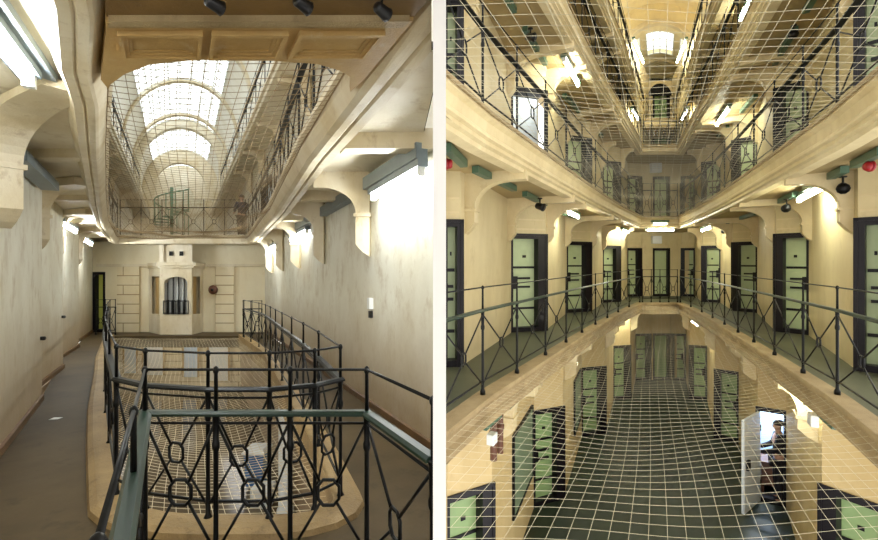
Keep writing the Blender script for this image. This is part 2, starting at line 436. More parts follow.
# ------------------------------------------------------------------ fittings
def bracket(hall, W, m, length, hs, drop=0.8, th=0.2, mat='trim_r', rise=0.55, arm=0.16, stem=0.17, run=0.5):
    """A curved corbel: foot on the wall, quarter sweep, arm out to the gallery's edge."""
    q = Vector((-m.y, m.x)); pr = [(0, hs), (0, hs - drop - 0.14), (stem * 0.45, hs - drop - 0.08), (stem * 0.75, hs - drop - 0.02), (stem, hs - drop + 0.04), (stem, hs - rise)]
    run = min(run, length - stem - 0.02)
    for k in range(1, 9):
        th_ = PI / 2 * k / 8; pr.append((stem + run * (1 - math.cos(th_)), hs - rise + (rise - arm) * math.sin(th_)))
    pr += [(length, hs - arm), (length, hs)]
    mb = MB(); o = W - q * th / 2
    mb.prism([hall.at(o + m * d, h) if False else Vector(((o + m * d).x, (o + m * d).y, hall.z(h, W.y))) for d, h in pr], v3(q) * th)
    # capital band on the stem
    mb.box(Vector((W.x, W.y, hall.z(hs - rise - 0.06, W.y))), v3(m), v3(q), UP, -0.02, stem + 0.025, -th / 2 - 0.025, th / 2 + 0.025, 0, 0.05)
    struct(num('trim'), mb, mat)

def fluorescent(hall, p, q, mat_tube, label, housing='trunk_l', cant=0.0, group='fluorescent wall lights'):
    """A batten light between two world points (tube axis), housing above it."""
    p, q = Vector(p), Vector(q); U = (q - p); ln = U.length; U.normalize(); n = U.cross(UP).normalized()
    root = empty('fluorescent_light', (p + q) / 2 - UP * 0.03, label, 'light', group)
    w = n.cross(U).normalized()
    mb = MB(); mb.box(p, U, n, w, -0.05, ln + 0.05, -0.06, 0.06, 0.05, 0.13); solid('housing', mb, housing, root)
    mb = MB(); mb.tube([p, q], 0.03, 8); solid('tube', mb, mat_tube, root)
    for d in (-0.03, ln - 0.03):
        mb = MB(); mb.box(p, U, n, w, d, d + 0.06, -0.035, 0.035, -0.04, 0.05); solid('end_cap', mb, 'white_box', root)
    return root

def trunking(hall, p, q, w=0.05, hgt=0.1, mat='trunk'):
    p, q = Vector(p), Vector(q); U = (q - p); ln = U.length; U.normalize(); n = U.cross(UP).normalized()
    mb = MB(); mb.box(p, U, n, UP, 0, ln, -w, w, 0, hgt); struct(num('trim'), mb, mat)

def spotlight(c, aim, label, group='black spot lamps', k=1.0):
    c, aim = Vector(c), Vector(aim).normalized()
    root = empty('spot_lamp', c, label, 'lamp', group)
    mb = MB(); mb.tube([c - aim * 0.09 * k, c - aim * 0.07 * k, c + aim * 0.06 * k, c + aim * 0.09 * k], [0.05 * k, 0.065 * k, 0.075 * k, 0.085 * k], 10); solid('lamp_head', mb, 'black', root)
    mb = MB(); mb.tube([c, c + UP * 0.16 * k], 0.015 * k, 6); solid('stem', mb, 'black', root)
    mb = MB(); mb.lathe(c + UP * 0.15 * k, [(0.05 * k, 0), (0.05 * k, 0.02 * k)], 8); solid('mount', mb, 'black', root)
    mb = MB(); mb.tube([c + aim * 0.085 * k, c + aim * 0.1 * k], 0.07 * k, 10); solid('lens', mb, 'strap', root)

# ================================================================== RIGHT WING
wallR = interp([(3, 3.1), (7, 3.1), (10.3, 3.0), (15.3, 2.86), (18.9, 2.07), (23.5, 1.39), (24.2, 0.6)])
wallR0 = interp([(3, 2.85), (6.6, 2.75), (10.2, 2.66), (14.6, 2.25), (19.3, 1.78), (21.2, 0.95), (21.8, 0.5)])
edgeR = interp([(3, 2.03), (5.2, 2.03), (6.2, 1.95), (7.4, 1.86), (8.6, 1.76), (9.8, 1.66), (11.5, 1.5), (14, 1.2), (16, .9), (17, .72)])
WT = [6.32, 7, 10.3, 15.3, 18.9, 23.5, 24.2]
WTr = [5.3] + WT[1:]
WT0 = [5.73, 6.6, 10.2, 14.6, 19.3, 21.2, 21.8]
WT0r = [5.2] + WT0[1:]
leftp = lambda f, ts: [R.w(-f(t), t) for t in ts]
rightp = lambda f, ts: [R.w(f(t), t) for t in ts]
LEVELS = [('ground floor', -4.1, -0.2), ('first gallery', 0.0, 3.35), ('second gallery', 3.35, 6.5), ('third gallery', 6.5, 8.7), ('top gallery', 8.7, 11.7)]
JL = [((445.2, 6.67), (460.5, 6.7)), ((511.5, 9.96), (545.5, 10.25)), ((567, 13.8), (590.5, 14.2)), ((603, 17.25), (619.8, 17.6)), ((627.5, 20.3), (641, 20.5))]
JR = [((890, 6.2), (858, 6.45)), ((808.5, 9.6), (775.8, 10.1)), ((757, 13.8), (733, 14.4)), ((720.3, 17.25), (702.5, 17.6)), ((694.8, 20.3), (681.8, 20.5))]
J0L = [((447.5, 6.46), (492, 6.88)), ((534, 10.2), (563, 10.55)), ((582, 14.35), (605, 14.6)), ((613.5, 18.1), (630, 18.3)), ((635.5, 21.1), (650.5, 21.2))]
J0R = [((890, 6.15), (822, 6.83)), ((786, 10.2), (758, 10.5)), ((738.5, 13.8), (715.5, 14.2)), ((707.2, 18.1), (690, 18.3)), ((686, 21.1), (671, 21.2))]
conv = lambda T: [(jamb(*a), jamb(*b)) for a, b in T]
ORD = ['nearest to the camera', 'second along from the camera', 'third along from the camera', 'fourth along from the camera', 'farthest along before the end wall']
door_ends = {}; SAW = {}
for lv, (nm, h0, h1) in enumerate(LEVELS):
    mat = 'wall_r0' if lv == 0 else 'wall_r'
    el, er = (conv(J0L), conv(J0R)) if lv == 0 else (conv(JL), conv(JR))
    if lv >= 3: el, er = el[:4], er[:4]
    bt = {0: 21.25, 1: 20.55, 2: 20.55}.get(lv, 24.2); bw = {0: (651.2, 670.3), 1: (641.5, 681.3), 2: (641.5, 681.3)}.get(lv, (649, 672))
    sl, sr = (jamb(446.2, 6.3), jamb(900, 5.9)) if lv == 0 else (jamb(444.2, 6.5), jamb(905, 5.9))
    bl0, br0 = jamb(bw[0], bt), jamb(bw[1], bt)
    SAW[(lv, 'left')] = saw_wall('wall_left', R, sl, el, bl0, h0, h1, mat, side=-1)
    SAW[(lv, 'right')] = saw_wall('wall_right', R, sr, er, br0, h0, h1, mat, side=1)
    ec = wall('wall_back', R, [bl0, br0], h0, h1, mat, [(653.8, 668.8)], side=-1)
    for side, ends in (('left', el), ('right', er), ('end', ec)):
        for k, e in enumerate(ends):
            if e is None: continue
            A, B = e; u = (B - A).normalized(); out = Vector((-u.y, u.x)) if side != 'right' else Vector((u.y, -u.x))
            where = 'on the end wall of the %s' % nm if side == 'end' else 'on the %s wall of the %s, %s' % (side, nm, ORD[k])
            op = (lv == 0 and side == 'right' and k == 1) or (lv == 2 and side == 'left' and k == 1)
            lab = ('open doorway %s' if op else 'closed green cell door %s') % where
            door(R, A, B, h0, out, lab, True, 'door_pale' if lv in (1, 2) else 'door', detail=lv < 3 and (side != 'end'), side_door=side != 'end', hinge_open=1 if op else None,
                 group='cell doors of the %s' % nm)
            door_ends[(lv, side, k)] = (A, B, out)

for (lv, side, k), (A, B, out) in sorted(door_ends.items()):
    if lv not in (1, 2) or side == 'end': continue
    u = (B - A).normalized(); W = (B - A).length; mb = MB(); h0 = LEVELS[lv][1]
    for z in (2.34, 2.56): mb.box(R.at(A, h0 + z), v3(u), v3(out), UP, .02, W - .02, -.018, .01, 0, .03)
    struct(num('trim'), mb, 'trim_r')
# floors and galleries
outR = interp([(3, 3.5), (14, 3.5), (18, 2.9), (21, 2.3), (24.4, 2.0)])
trimR = lambda t: -min(outR(t), 0.4937 * t)
mb = MB(); slab(mb, R, lambda t: -min(3.3, .4937 * t), lambda t: 3.3, [5.8, 6.6, 10.2, 14.6, 19.3, 21.6], -4.4, -4.1)
struct('floor', mb, 'floor_r0')
ET = [5.2, 6.2, 7.4, 8.6, 9.8, 11.5, 14, 16, 17]
for lv, (nm, h, _) in enumerate(LEVELS):
    if lv == 0: continue
    tend = {1: 17.0, 2: 17.0, 3: 18.4, 4: 21.8}[lv]
    def ed(t, tend=tend): return edgeR(t) if tend <= 17 or t < 14 else (1.2 + (0.74 - 1.2) * (t - 14) / (tend - 14))
    th = 0.35 if lv < 3 else 0.3
    ts = [4.17] + sorted(set(ET[:-1] + [6.33, 7, 10.3, 15.3, 18.9, 23.5] + [tend]))
    tsl = [t for t in ts if t <= tend]
    mb = MB()
    slab(mb, R, lambda t: -ed(t) - .08, lambda t: trimR(t), tsl, h - th, h)
    slab(mb, R, lambda t: ed(t) + .08, lambda t: outR(t), [3.4] + tsl, h - th, h)
    te = [tend + .08] + [t for t in (18.9, 21, 23.5, 24.2) if t > tend]
    slab(mb, R, lambda t: -outR(t), lambda t: outR(t), te, h - th, h)
    struct('floor', mb, 'floor_r')
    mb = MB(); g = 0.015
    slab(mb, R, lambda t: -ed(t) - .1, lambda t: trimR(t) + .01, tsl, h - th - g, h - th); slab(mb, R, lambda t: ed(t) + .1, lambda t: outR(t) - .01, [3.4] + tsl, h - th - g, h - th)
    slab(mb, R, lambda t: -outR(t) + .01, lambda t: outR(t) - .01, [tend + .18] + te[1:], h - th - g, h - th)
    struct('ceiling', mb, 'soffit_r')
    # moulded gallery edge
    tl = [t for t in tsl if t in ET or t in (4.17, tend)]
    line = [R.w(-ed(t), t) for t in tl] + [R.w(ed(t), t) for t in reversed(tl)] + [R.w(ed(3.4), 3.4)]
    d = th + 0.07
    prof = [(0.26, h - .02), (-.03, h - .02), (-.045, h - .06), (.015, h - .09), (.03, h - d * .5), (-.01, h - d * .6), (-.01, h - d * .68), (.035, h - d * .72), (.03, h - d * .84), (.08, h - d * .88), (.09, h - d), (0.26, h - d)]
    mb = MB(); sweep(mb, R, line, prof, side=-1, start_px=440); struct(num('trim'), mb, 'stone' if lv == 1 else 'trim_r')
    mb = MB(); sweep(mb, R, line, [(.16, h - .02), (.16, h + .03), (-.05, h + .03), (-.06, h + .01), (-.06, h - .02)], side=-1, start_px=440); struct(num('trim'), mb, 'stone')
    # railings: left, right, end
    pt = [4.2, 5.2, 6.2, 7.4, 8.57, 9.76, 11, 12.3, 13.7, 15.3, tend]
    if lv >= 3: pt = [6.2, 7.4, 8.57, 9.76, 11, 12.3, 13.7, 15.3, 16.7, tend] + ([] if lv == 3 else [])
    if lv == 4: pt = pt[:-1] + [18.3, 20, tend]
    ins = 0.07
    green = 'iron_green' if lv == 1 else 'iron'
    pa = lambda s, t: (s * (ed(t) + ins), t + (ins if t == tend else 0))
    railing(R, [pa(-1, t) for t in pt], h + .03, 'black iron railing along the left side of the %s' % nm, 'gallery railings', rail_mat=green, knot=0.53, ring=.05 if lv == 1 else .07)
    railing(R, [pa(1, t) for t in ([3.0, 3.94] if lv < 3 else []) + pt[1 if lv < 3 else 0:]], h + .03, 'black iron railing along the right side of the %s' % nm, 'gallery railings', rail_mat=green, knot=0.53, ring=.05 if lv == 1 else .07)
    n = 4; ex = (ed(tend) + ins) * .86
    railing(R, [(-ex + 2 * ex * i / n, tend + ins) for i in range(n + 1)], h + .03, 'short black iron railing across the far end of the %s' % nm, 'gallery railings', rail_mat='iron', knot=0.53, ring=0.06)

# corbels, conduits and lights under each gallery
for lv, hs in ((0, -0.36), (1, 3.0), (2, 6.2), (3, 8.4)):
    f = interp([(3, 2.75), (10, 2.6), (14.6, 2.3), (19, 1.6)]) if lv == 0 else interp([(3, 3.15), (12, 3.1), (15, 2.7), (19, 2.1)])
    for side, sg in (('left', -1), ('right', 1)):
        last = None
        for k in range(5):
            if (lv, side, k) not in door_ends: continue
            A, B, out = door_ends[(lv, side, k)]; u = (B - A).normalized()
            ln_ = SAW[(lv, side)]; ia = ln_.index(A)
            for P_, Q_ in ((A, ln_[ia - 1]), (B, ln_[ia + 2])):
                e = Q_ - P_
                if e.length < .5: continue
                e.normalize(); W = P_ + e * min(.3 if lv else .45, (Q_ - P_).length * .3)
                px = 439 + F * W.x / W.y
                if px < 449 or px > 900 or W.y > 20: continue
                m = Vector((-e.y, e.x)); m = m if (m.x > 0) == (side == 'left') else -m
                aw = abs(W.x - R.k * W.y); gap = aw - edgeR(min(W.y, 17)) - .12
                ln = max(.45, min(1.5, gap * .9)) if W.y < 16.5 else .5
                bracket(R, W, m, ln, hs, th=0.2 if lv else 0.3, drop=0.82, mat='trim_r', stem=0.16 if lv else 0.26)
    for side, sg in (('left', -1), ('right', 1)):
        ao = 0.5
        for t0, t1 in ((5.2, 5.95), (6.25, 7.9), (8.5, 10.0), (11.9, 13.2), (14.6, 15.8)):
            if lv == 0 and t0 < 5.5: t0 = 5.45
            if lv == 3: continue
            if side == 'left' and t0 < 5.3: t0, t1 = 5.05, 5.9
            fa = lambda t: f(t) - ao if side == 'right' else min(f(t) - ao, 0.485 * t)
            trunking(R, R.P(sg * fa(t0), t0, hs - .13), R.P(sg * fa(t1), t1, hs - .13), 0.05, 0.1)
def rlight(a0, t0, a1, t1, h, lab, m='tube'): fluorescent(R, R.P(a0, t0, h), R.P(a1, t1, h), m, lab, housing='trunk', group='fluorescent lights under the galleries')
rlight(-2.25, 10.5, -2.2, 11.8, 2.8, 'lit fluorescent batten under the left side of the second gallery')
rlight(2.64, 7.05, 2.72, 8.6, 2.8, 'lit fluorescent batten under the right side of the second gallery, nearest the camera')
rlight(1.8, 15.3, 1.6, 16.8, 2.8, 'lit fluorescent batten under the right side of the second gallery near the end wall')
rlight(-1.45, 16.8, -1.3, 18.0, 2.8, 'lit fluorescent batten under the left side of the second gallery near the end wall')
rlight(-2.1, 9.6, -2.05, 11.0, 6.02, 'lit fluorescent batten under the left side of the third gallery')
rlight(2.0, 12.6, 1.85, 14.2, 6.02, 'lit fluorescent batten under the right side of the third gallery')
rlight(2.3, 10.6, 2.2, 12, 8.2, 'lit fluorescent batten under the right side of the top gallery')
rlight(-2.12, 11.2, -2.15, 12.3, -.62, 'lit fluorescent batten under the left side of the first gallery')
rlight(2.3, 6.9, 2.3, 8.1, -.62, 'lit fluorescent batten under the right side of the first gallery')
rlight(-1.3, 17.2, -1.2, 18.2, -.62, 'lit fluorescent batten low at the far left of the ground floor')
rlight(1.35, 15.2, 1.2, 16.4, -.62, 'lit fluorescent batten low at the far right of the ground floor')
rlight(-2.05, 14.6, -2.05, 16.8, 10.9, 'added fill light on the left wall of the top gallery, brightening the vault')  # the top gallery battens are added fill, brightening the dark vault
rlight(2.05, 14.6, 2.05, 16.8, 10.9, 'added fill light on the right wall of the top gallery, brightening the vault')
rlight(-1.15, 19.2, -.82, 21.4, 11.3, 'added fill light at the far left of the top gallery, brightening the vault')  # added fill for the far end of the vault
rlight(1.15, 19.2, .82, 21.4, 11.3, 'added fill light at the far right of the top gallery, brightening the vault')
rlight(-1.18, 18.7, -1.0, 20.0, 8.1, 'added fill light at the far left of the third gallery, brightening its end')  # pair of added fill battens, lifting the dark end of this gallery
rlight(1.18, 18.7, 1.0, 20.0, 8.1, 'added fill light at the far right of the third gallery, brightening its end')
rlight(-.55, 17.56, .55, 17.56, 2.95 - .08, 'added fill light hidden behind the far edge of the second gallery')  # added fill, kept out of sight, brightens the end wall below
root = rlight(-.28, 16.93, .28, 16.93, 3.08, 'short fluorescent batten on the far edge of the second gallery', 'tube_dim')

# alarms, spot lamps, boxes
def box_thing(name, mat, c, u, w, d, hgt, label, cat, group=None):
    u = Vector((u[0], u[1], 0)).normalized(); n = Vector((-u.y, u.x, 0)); mb = MB()
    e = min(w, d, hgt) * .12
    mb.box(c, u, n, UP, -w / 2, w / 2, -d / 2, d / 2, 0, hgt)
    o = thing(name, mb, mat, label, cat, group)
    bv = o.modifiers.new('bevel', 'BEVEL'); bv.width = e; bv.segments = 2
    return o
def bell(p, out, label):
    root = empty('alarm_bell', p, label, 'alarm', 'red alarm bells'); q = Vector(p); o = v3(out)
    mb = MB(); mb.tube([q, q - o * .03, q - o * .055, q - o * .06], [.06, .06, .045, .02], 14); solid('bell_dome', mb, 'red', root)
    mb = MB(); mb.tube([q + o * .02, q], .07, 14); solid('back_plate', mb, 'red', root)
bell(R.P(-2.62, 5.42, 2.81), (-1, 0), 'round red alarm bell high on the left wall beside the white partition')
bell(R.P(2.65, 5.55, 2.81), (1, 0), 'round red alarm bell high on the right wall at the right edge')
SPOTS = [(-2.42, 8.85, 2.72, (.6, -.6, -.3), 'black spot lamp under the left side of the second gallery'), (2.55, 8.85, 2.7, (-.6, -.6, -.3), 'black spot lamp under the right side of the second gallery'),
         (2.75, 6.6, 2.72, (-.6, -.7, -.3), 'black spot lamp under the second gallery beside the red alarm bell on the right'), (2.3, 15.8, 2.72, (-.5, -.6, -.3), 'small black spot lamp far along under the right side of the second gallery'),
         (-2.45, 8.3, 5.85, (.6, -.6, -.3), 'black spot lamp under the left side of the third gallery'), (2.5, 8.2, 5.85, (-.6, -.6, -.3), 'black spot lamp under the right side of the third gallery')]
for a, t, h, aim, lab in SPOTS: spotlight(R.P(a, t, h), aim, lab)
eu = (1, 0)
box_thing('junction_box', 'white_box', R.P(-.16, 20.4, 2.45), eu, .42, .2, .36, 'white box above the end door of the first gallery', 'box')
box_thing('junction_box', 'white_box', R.P(-.2, 20.4, 5.75), eu, .5, .2, .5, 'white box above the end door of the second gallery', 'box')
box_thing('junction_box', 'white_box', R.P(-2.2, 5.75, -.78), (R.k, 1), .16, .1, .14, 'white box under the left side of the first gallery', 'box')
box_thing('junction_box', 'white_box', R.P(2.3, 6.6, -.86), (R.k, 1), .2, .1, .18, 'white box under the right side of the first gallery', 'box')
for k in range(2):
    mb = MB(); p0 = R.P(-2.35, 6.2 + .25 * k, -1.2); mb.tube([p0, p0 + UP * .8], 0.05, 8); mb.tube([p0 + UP * .35, p0 + UP * .42], 0.062, 8)
    thing('pipe', mb, 'brown', ['red-brown pipe by the left wall under the first gallery, nearer of two', 'red-brown pipe by the left wall under the first gallery, farther of two'][k], 'pipe', 'red-brown pipes')
# framed boards on the lower left wall
def board(px0, px1, h0, h1, label):
    pl = SAW[(0, 'left')]; A, B = ray_hit(pl, px0)[2], ray_hit(pl, px1)[2]; u = (B - A).normalized(); n = Vector((u.y, -u.x)); W = (B - A).length
    o = R.at(A, h0); root = empty('notice_board', R.at((A + B) / 2, h0), label, 'board', 'notice boards'); H = h1 - h0
    mb = MB(); mb.box(o, v3(u), v3(n), UP, .04, W - .04, .005, .03, .04, H - .04); solid('panel', mb, 'board', root)
    mb = MB()
    for a, b, c, d in ((0, W, 0, .04), (0, W, H - .04, H), (0, .04, .04, H - .04), (W - .04, W, .04, H - .04)): mb.box(o, v3(u), v3(n), UP, a, b, .0, .05, c, d)
    solid('frame', mb, 'iron', root)
board(512, 531.5, -3.2, -1.62, 'grey-green framed board on the lower left wall between the two nearest doors')
board(573.5, 580, -3.3, -1.75, 'narrow grey-green framed board on the lower left wall beside the third door')

# two open cells
def cell(lv, side, k, depth, mats, h0, hc):
    A, B, out = door_ends[(lv, side, k)]; u = (B - A).normalized(); o = R.at(A, h0); U, O = v3(u), v3(out); W = (B - A).length
    for nm, m, q in (('wall_back', mats[0], (-.3, W, depth, depth + .1, mats[2], hc)), ('wall_back', mats[1], (-.3, W, depth, depth + .1, 0, mats[2])),
                     ('wall_left', mats[0], (-.4, -.3, .36, depth + .1, 0, hc)), ('wall_right', mats[0], (W - .05, W, .3, depth + .1, 0, hc)),
                     ('ceiling', mats[0], (-.4, W, .36, depth + .1, hc, hc + .1)), ('floor', mats[3], (-.4, W, .0, depth + .1, -.1, 0.0))):
        mb = MB(); mb.box(o, U, O, UP, *q); struct(nm, mb, m)
    return o, U, O, W
o, U, O, W = cell(2, 'left', 1, 1.3, ('white_box', 'blue', 1.55, 'floor_r'), 3.35, 2.6)
def bulb(p, power, label):
    root = empty('ceiling_lamp', p, label, 'lamp')
    mb = MB(); mb.lathe(p, [(.03, -.14), (.1, -.12), (.12, -.06), (.1, 0), (.04, .02)], 12); solid('lamp_globe', mb, 'cell_globe', root)
    l = bpy.data.lights.new('bulb', 'POINT'); l.energy = power; l.color = (.86, .93, 1); l.shadow_soft_size = .1
    q = bpy.data.objects.new('bulb_light', l); COL.objects.link(q); q.location = Vector(p) - UP * .32
M['cell_globe'] = glow('lit_globe', (220, 236, 255), 6.0)
bulb(o + U * W * .5 + O * .6 + UP * 2.56, 16, 'round globe lamp inside the open blue cell of the second gallery')
for i, (x, z) in enumerate(((.3, 1.55), (.6, 1.6))):
    mb = MB(); mb.lathe(o + U * W * x + O * 1.2 + UP * z, [(.05, 0), (.09, .06), (.06, .16)], 8); thing('cap', mb, 'red' if i == 0 else 'dark_cloth', ['dark red cap hung in the open blue cell of the second gallery', 'black cap hung in the open blue cell of the second gallery'][i], 'cap')
mb = MB(); mb.box(o + O * 1.24, U, O, UP, W * .7, W * .84, 0, .055, .35, .8); thing('satchel', mb, 'brown', 'small brown bag hanging on the blue cell wall of the second gallery', 'bag')
o, U, O, W = cell(0, 'right', 1, 2.2, ('pale_blue', 'pale_blue', 1.2, 'blue'), -4.1, 2.7)
bulb(o + U * W * .5 + O * 1.2 + UP * 2.66, 200, 'round globe lamp inside the open cell of the ground floor')
root = empty('cell_door', o + U * (W - .06) + O * .36, 'pale blue-white cell door swung open beside the ground floor doorway with the person', 'door')
hg, fe = (o + U * (W - .02)).xy, jamb(743, 9.9); lu = (fe - hg); ll = lu.length; lu.normalize(); ln_ = v3(Vector((-lu.y, lu.x))); ho = Vector((hg.x, hg.y, o.z)) - v3(O.xy) * .05
mb = MB(); mb.box(ho, v3(lu), ln_, UP, 0, ll, -.03, .03, .04, 2.14); solid('door_leaf', mb, 'white_blue', root)
mb = MB(); mb.box(ho, v3(lu), ln_, UP, ll - .22, ll - .08, .03, .08, 1.0, 1.22); mb.box(ho, v3(lu), ln_, UP, ll - .22, ll - .08, -.08, -.03, 1.0, 1.22); solid('lock_case', mb, 'strap', root)
for z in (.4, 1.7):
    mb = MB(); mb.tube([ho + UP * z, ho + UP * (z + .14)], .045, 8); solid('hinge', mb, 'strap', root)
# number plate
root = empty('number_plate', o + U * (W * .55) + O * 2.19 + UP * 1.72, 'small dark blue number plate on the pale wall behind the person', 'sign')
mb = MB(); mb.box(o, U, O, UP, W * .45, W * .62, 2.17, 2.195, 1.7, 1.84); solid('plate', mb, 'navy', root)
def text_mesh(s, size):
    c = bpy.data.curves.new('text', 'FONT'); c.body = s; c.size = size; c.align_x = 'CENTER'; c.align_y = 'CENTER'; c.extrude = .002
    ob = bpy.data.objects.new('text', c); COL.objects.link(ob); dg = bpy.context.evaluated_depsgraph_get()
    me = bpy.data.meshes.new_from_object(ob.evaluated_get(dg)); bpy.data.objects.remove(ob); return me
me = text_mesh('323', .12); me.materials.append(M['white_box'])
tx = bpy.data.objects.new('numerals', me); COL.objects.link(tx); tx.parent = root
tx.matrix_local = Matrix.Translation(o + U * (W * .535) + O * 2.165 + UP * 1.77 - ORG[root.name]) @ Matrix((-U, UP, -O)).transposed().to_4x4()
# table in the cell
root = empty('table', o + U * W * .45 + O * .9, 'brown wooden table inside the open ground floor cell', 'table')
c0 = o + U * W * .5 + O * .75
mb = MB(); mb.box(c0, U, O, UP, -.2, .2, -.28, .28, .74, .78); solid('table_top', mb, 'wood', root)
mb = MB(); mb.box(c0, U, O, UP, -.18, .18, -.26, .26, .22, .74); solid('cupboard', mb, 'wood', root)
for x in (-.16, .16):
    for y in (-.23, .23):
        mb = MB(); mb.box(c0, U, O, UP, x - .03, x + .03, y - .03, y + .03, 0, .22); solid('leg', mb, 'wood', root)
CELL = (o, U, O, W)

# nets
net(R, edgeR, 2.6, 17, -0.06, 0.3, 0.125, 0.0014, 'cord', 'off-white cord net slung across the void at the first gallery', lim=.49)
net(R, edgeR, 2.6, 17, 3.3, 0.14, 0.13, 0.0016, 'cord', 'off-white cord net slung overhead across the void at the second gallery', lim=.49)

# barrel vault
def arc(c, r, a0, a1, n): return [(c[0] + r * math.sin(a0 + (a1 - a0) * i / n), c[1] + r * math.cos(a0 + (a1 - a0) * i / n)) for i in range(n + 1)]
def barrel(mb, hall, r, hc, t0, t1, a0, a1, n=16, th=.25):
    inn, out = arc((0, hc), r, a0, a1, n), arc((0, hc), r + th, a0, a1, n)
    for i in range(n):
        q = [inn[i], inn[i + 1], out[i + 1], out[i]]
        mb.hexa([hall.P(a, t0, h) for a, h in q], [hall.P(a, t1, h) for a, h in q])
def ring_wall(mb, hall, r0, c0, r1, c1, t0, t1, n=24):
    inn, out = arc((0, c0), r0, -PI / 2, PI / 2, n), arc((0, c1), r1, -PI / 2, PI / 2, n)
    for i in range(n):
        q = [inn[i], inn[i + 1], out[i + 1], out[i]]
        mb.hexa([hall.P(a, t0, h) for a, h in q], [hall.P(a, t1, h) for a, h in q])
def skylight(hall, r, hc, t0, t1, a0, a1, nu, nv, label=None, bar='white_box'):
    """Glazed panel lying on a barrel: one pane sheet with thickness and a grid of bars."""
    root = empty(num('window'), hall.P(0, (t0 + t1) / 2, hc + r), label, 'window', None, 'structure')
    mb = MB(); barrel(mb, hall, r + .05, hc, t0, t1, a0, a1, max(2, nu), .02); solid('pane', mb, 'pane', root)
    mb = MB()
    for i in range(nu + 1):
        x = a0 + (a1 - a0) * i / nu; mb.tube([hall.P(r * math.sin(x), t, hc + r * math.cos(x)) for t in (t0, t1)], .03, 4, smooth=False)
    for j in range(nv + 1):
        t = t0 + (t1 - t0) * j / nv; mb.tube([hall.P(a, t, h) for a, h in arc((0, hc), r, a0, a1, 8)], .03, 4, smooth=False)
    solid('glazing_bars', mb, bar, root)
VR, VH = 3.05, 11.7
mb = MB()
barrel(mb, R, VR, VH, 4.5, 22.3, -PI / 2, -.75); barrel(mb, R, VR, VH, 4.5, 22.3, .75, PI / 2)
barrel(mb, R, VR, VH, 19.5, 22.3, -.75, .75, 8)
struct('ceiling', mb, 'vault_r')
for t0 in (5, 8.7, 12.4, 16.1):  # crown skylights out of view, added to bring daylight down into the void
    skylight(R, VR, VH, t0, t0 + 3.4, -.75, .75, 8, 6)
mb = MB()
for t0 in (4.5, 8.4, 12.1, 15.8, 19.5): barrel(mb, R, VR - .14, VH, t0, t0 + .32, -PI / 2, PI / 2, 24, .2)
struct(num('trim'), mb, 'trim_r')
mb = MB(); ring_wall(mb, R, 1.95, 11.9, VR + .2, VH, 22.3, 22.6)
block(mb, R, [(-3.3, 22.3), (3.3, 22.3), (3.3, 22.6), (-3.3, 22.6)], 11.9, 11.95) if False else None
struct('wall_back', mb, 'vault_r')
mb = MB()
for a0, a1 in ((-PI / 2, -1.15), (-.62, -.4), (.4, .62), (1.15, PI / 2)): barrel(mb, R, 1.9, 11.9, 22.6, 26.6, a0, a1, 8)
barrel(mb, R, 1.9, 11.9, 22.6, 23.2, -1.15, 1.15, 12); barrel(mb, R, 1.9, 11.9, 25.6, 26.6, -1.15, 1.15, 12)
struct('ceiling', mb, 'vault_r')
for a0, a1 in ((-1.15, -.62), (-.4, .4), (.62, 1.15)): skylight(R, 1.9, 11.9, 23.2, 25.6, a0, a1, 4, 3)
mb = MB(); barrel(mb, R, 1.8, 11.9, 22.2, 22.5, -PI / 2, PI / 2, 24, .22); barrel(mb, R, 1.75, 11.9, 26.3, 26.6, -PI / 2, PI / 2, 24, .2)
struct(num('trim'), mb, 'trim_r')
# half dome and end wall under it
mb = MB(); secs = []
for j in range(9):
    x = PI / 2 * j / 8 * .96; rr = 1.9 * math.cos(x); secs.append([R.P(a, 26.6 + 1.9 * math.sin(x) * 1.1, h) for a, h in arc((0, 11.9), rr, -PI / 2, PI / 2, 20)])
mb.loft(secs, smooth=True, caps=False, close=False); so = struct('ceiling', mb, 'vault_r', recalc=False)
sm = so.modifiers.new('thickness', 'SOLIDIFY'); sm.thickness = .15; sm.offset = 0
mb = MB(); block(mb, R, [(-2.2, 28.4), (2.2, 28.4), (2.2, 28.7), (-2.2, 28.7)], 8.7, 12.2)
for s in (-1, 1): block(mb, R, [(s * 1.95, 24.2), (s * 2.2, 24.2), (s * 2.2, 28.7), (s * 1.95, 28.7)], 8.7, 11.95)
struct('wall_back', mb, 'vault_r')
mb = MB(); block(mb, R, [(-2.2, 24.2), (2.2, 24.2), (2.2, 28.5), (-2.2, 28.5)], 11.6, 11.75); struct('floor', mb, 'floor_r')
# dark lunette
root = empty(num('window'), R.P(0, 24.0, 10.7), 'dark arched lunette over the end of the top gallery', 'window', None, 'structure')
mb = MB(); mb.prism([R.P(a, 24.12, h) for a, h in arc((0, 10.75), .64, -PI / 2, PI / 2, 14)], R.P(0, 24.18, 0) - R.P(0, 24.12, 0)); solid('pane', mb, 'dark', root)
mb = MB(); ring_wall(mb, R, .64, 10.75, .76, 10.75, 24.06, 24.18, 14); solid('window_frame', mb, 'trim_r', root)

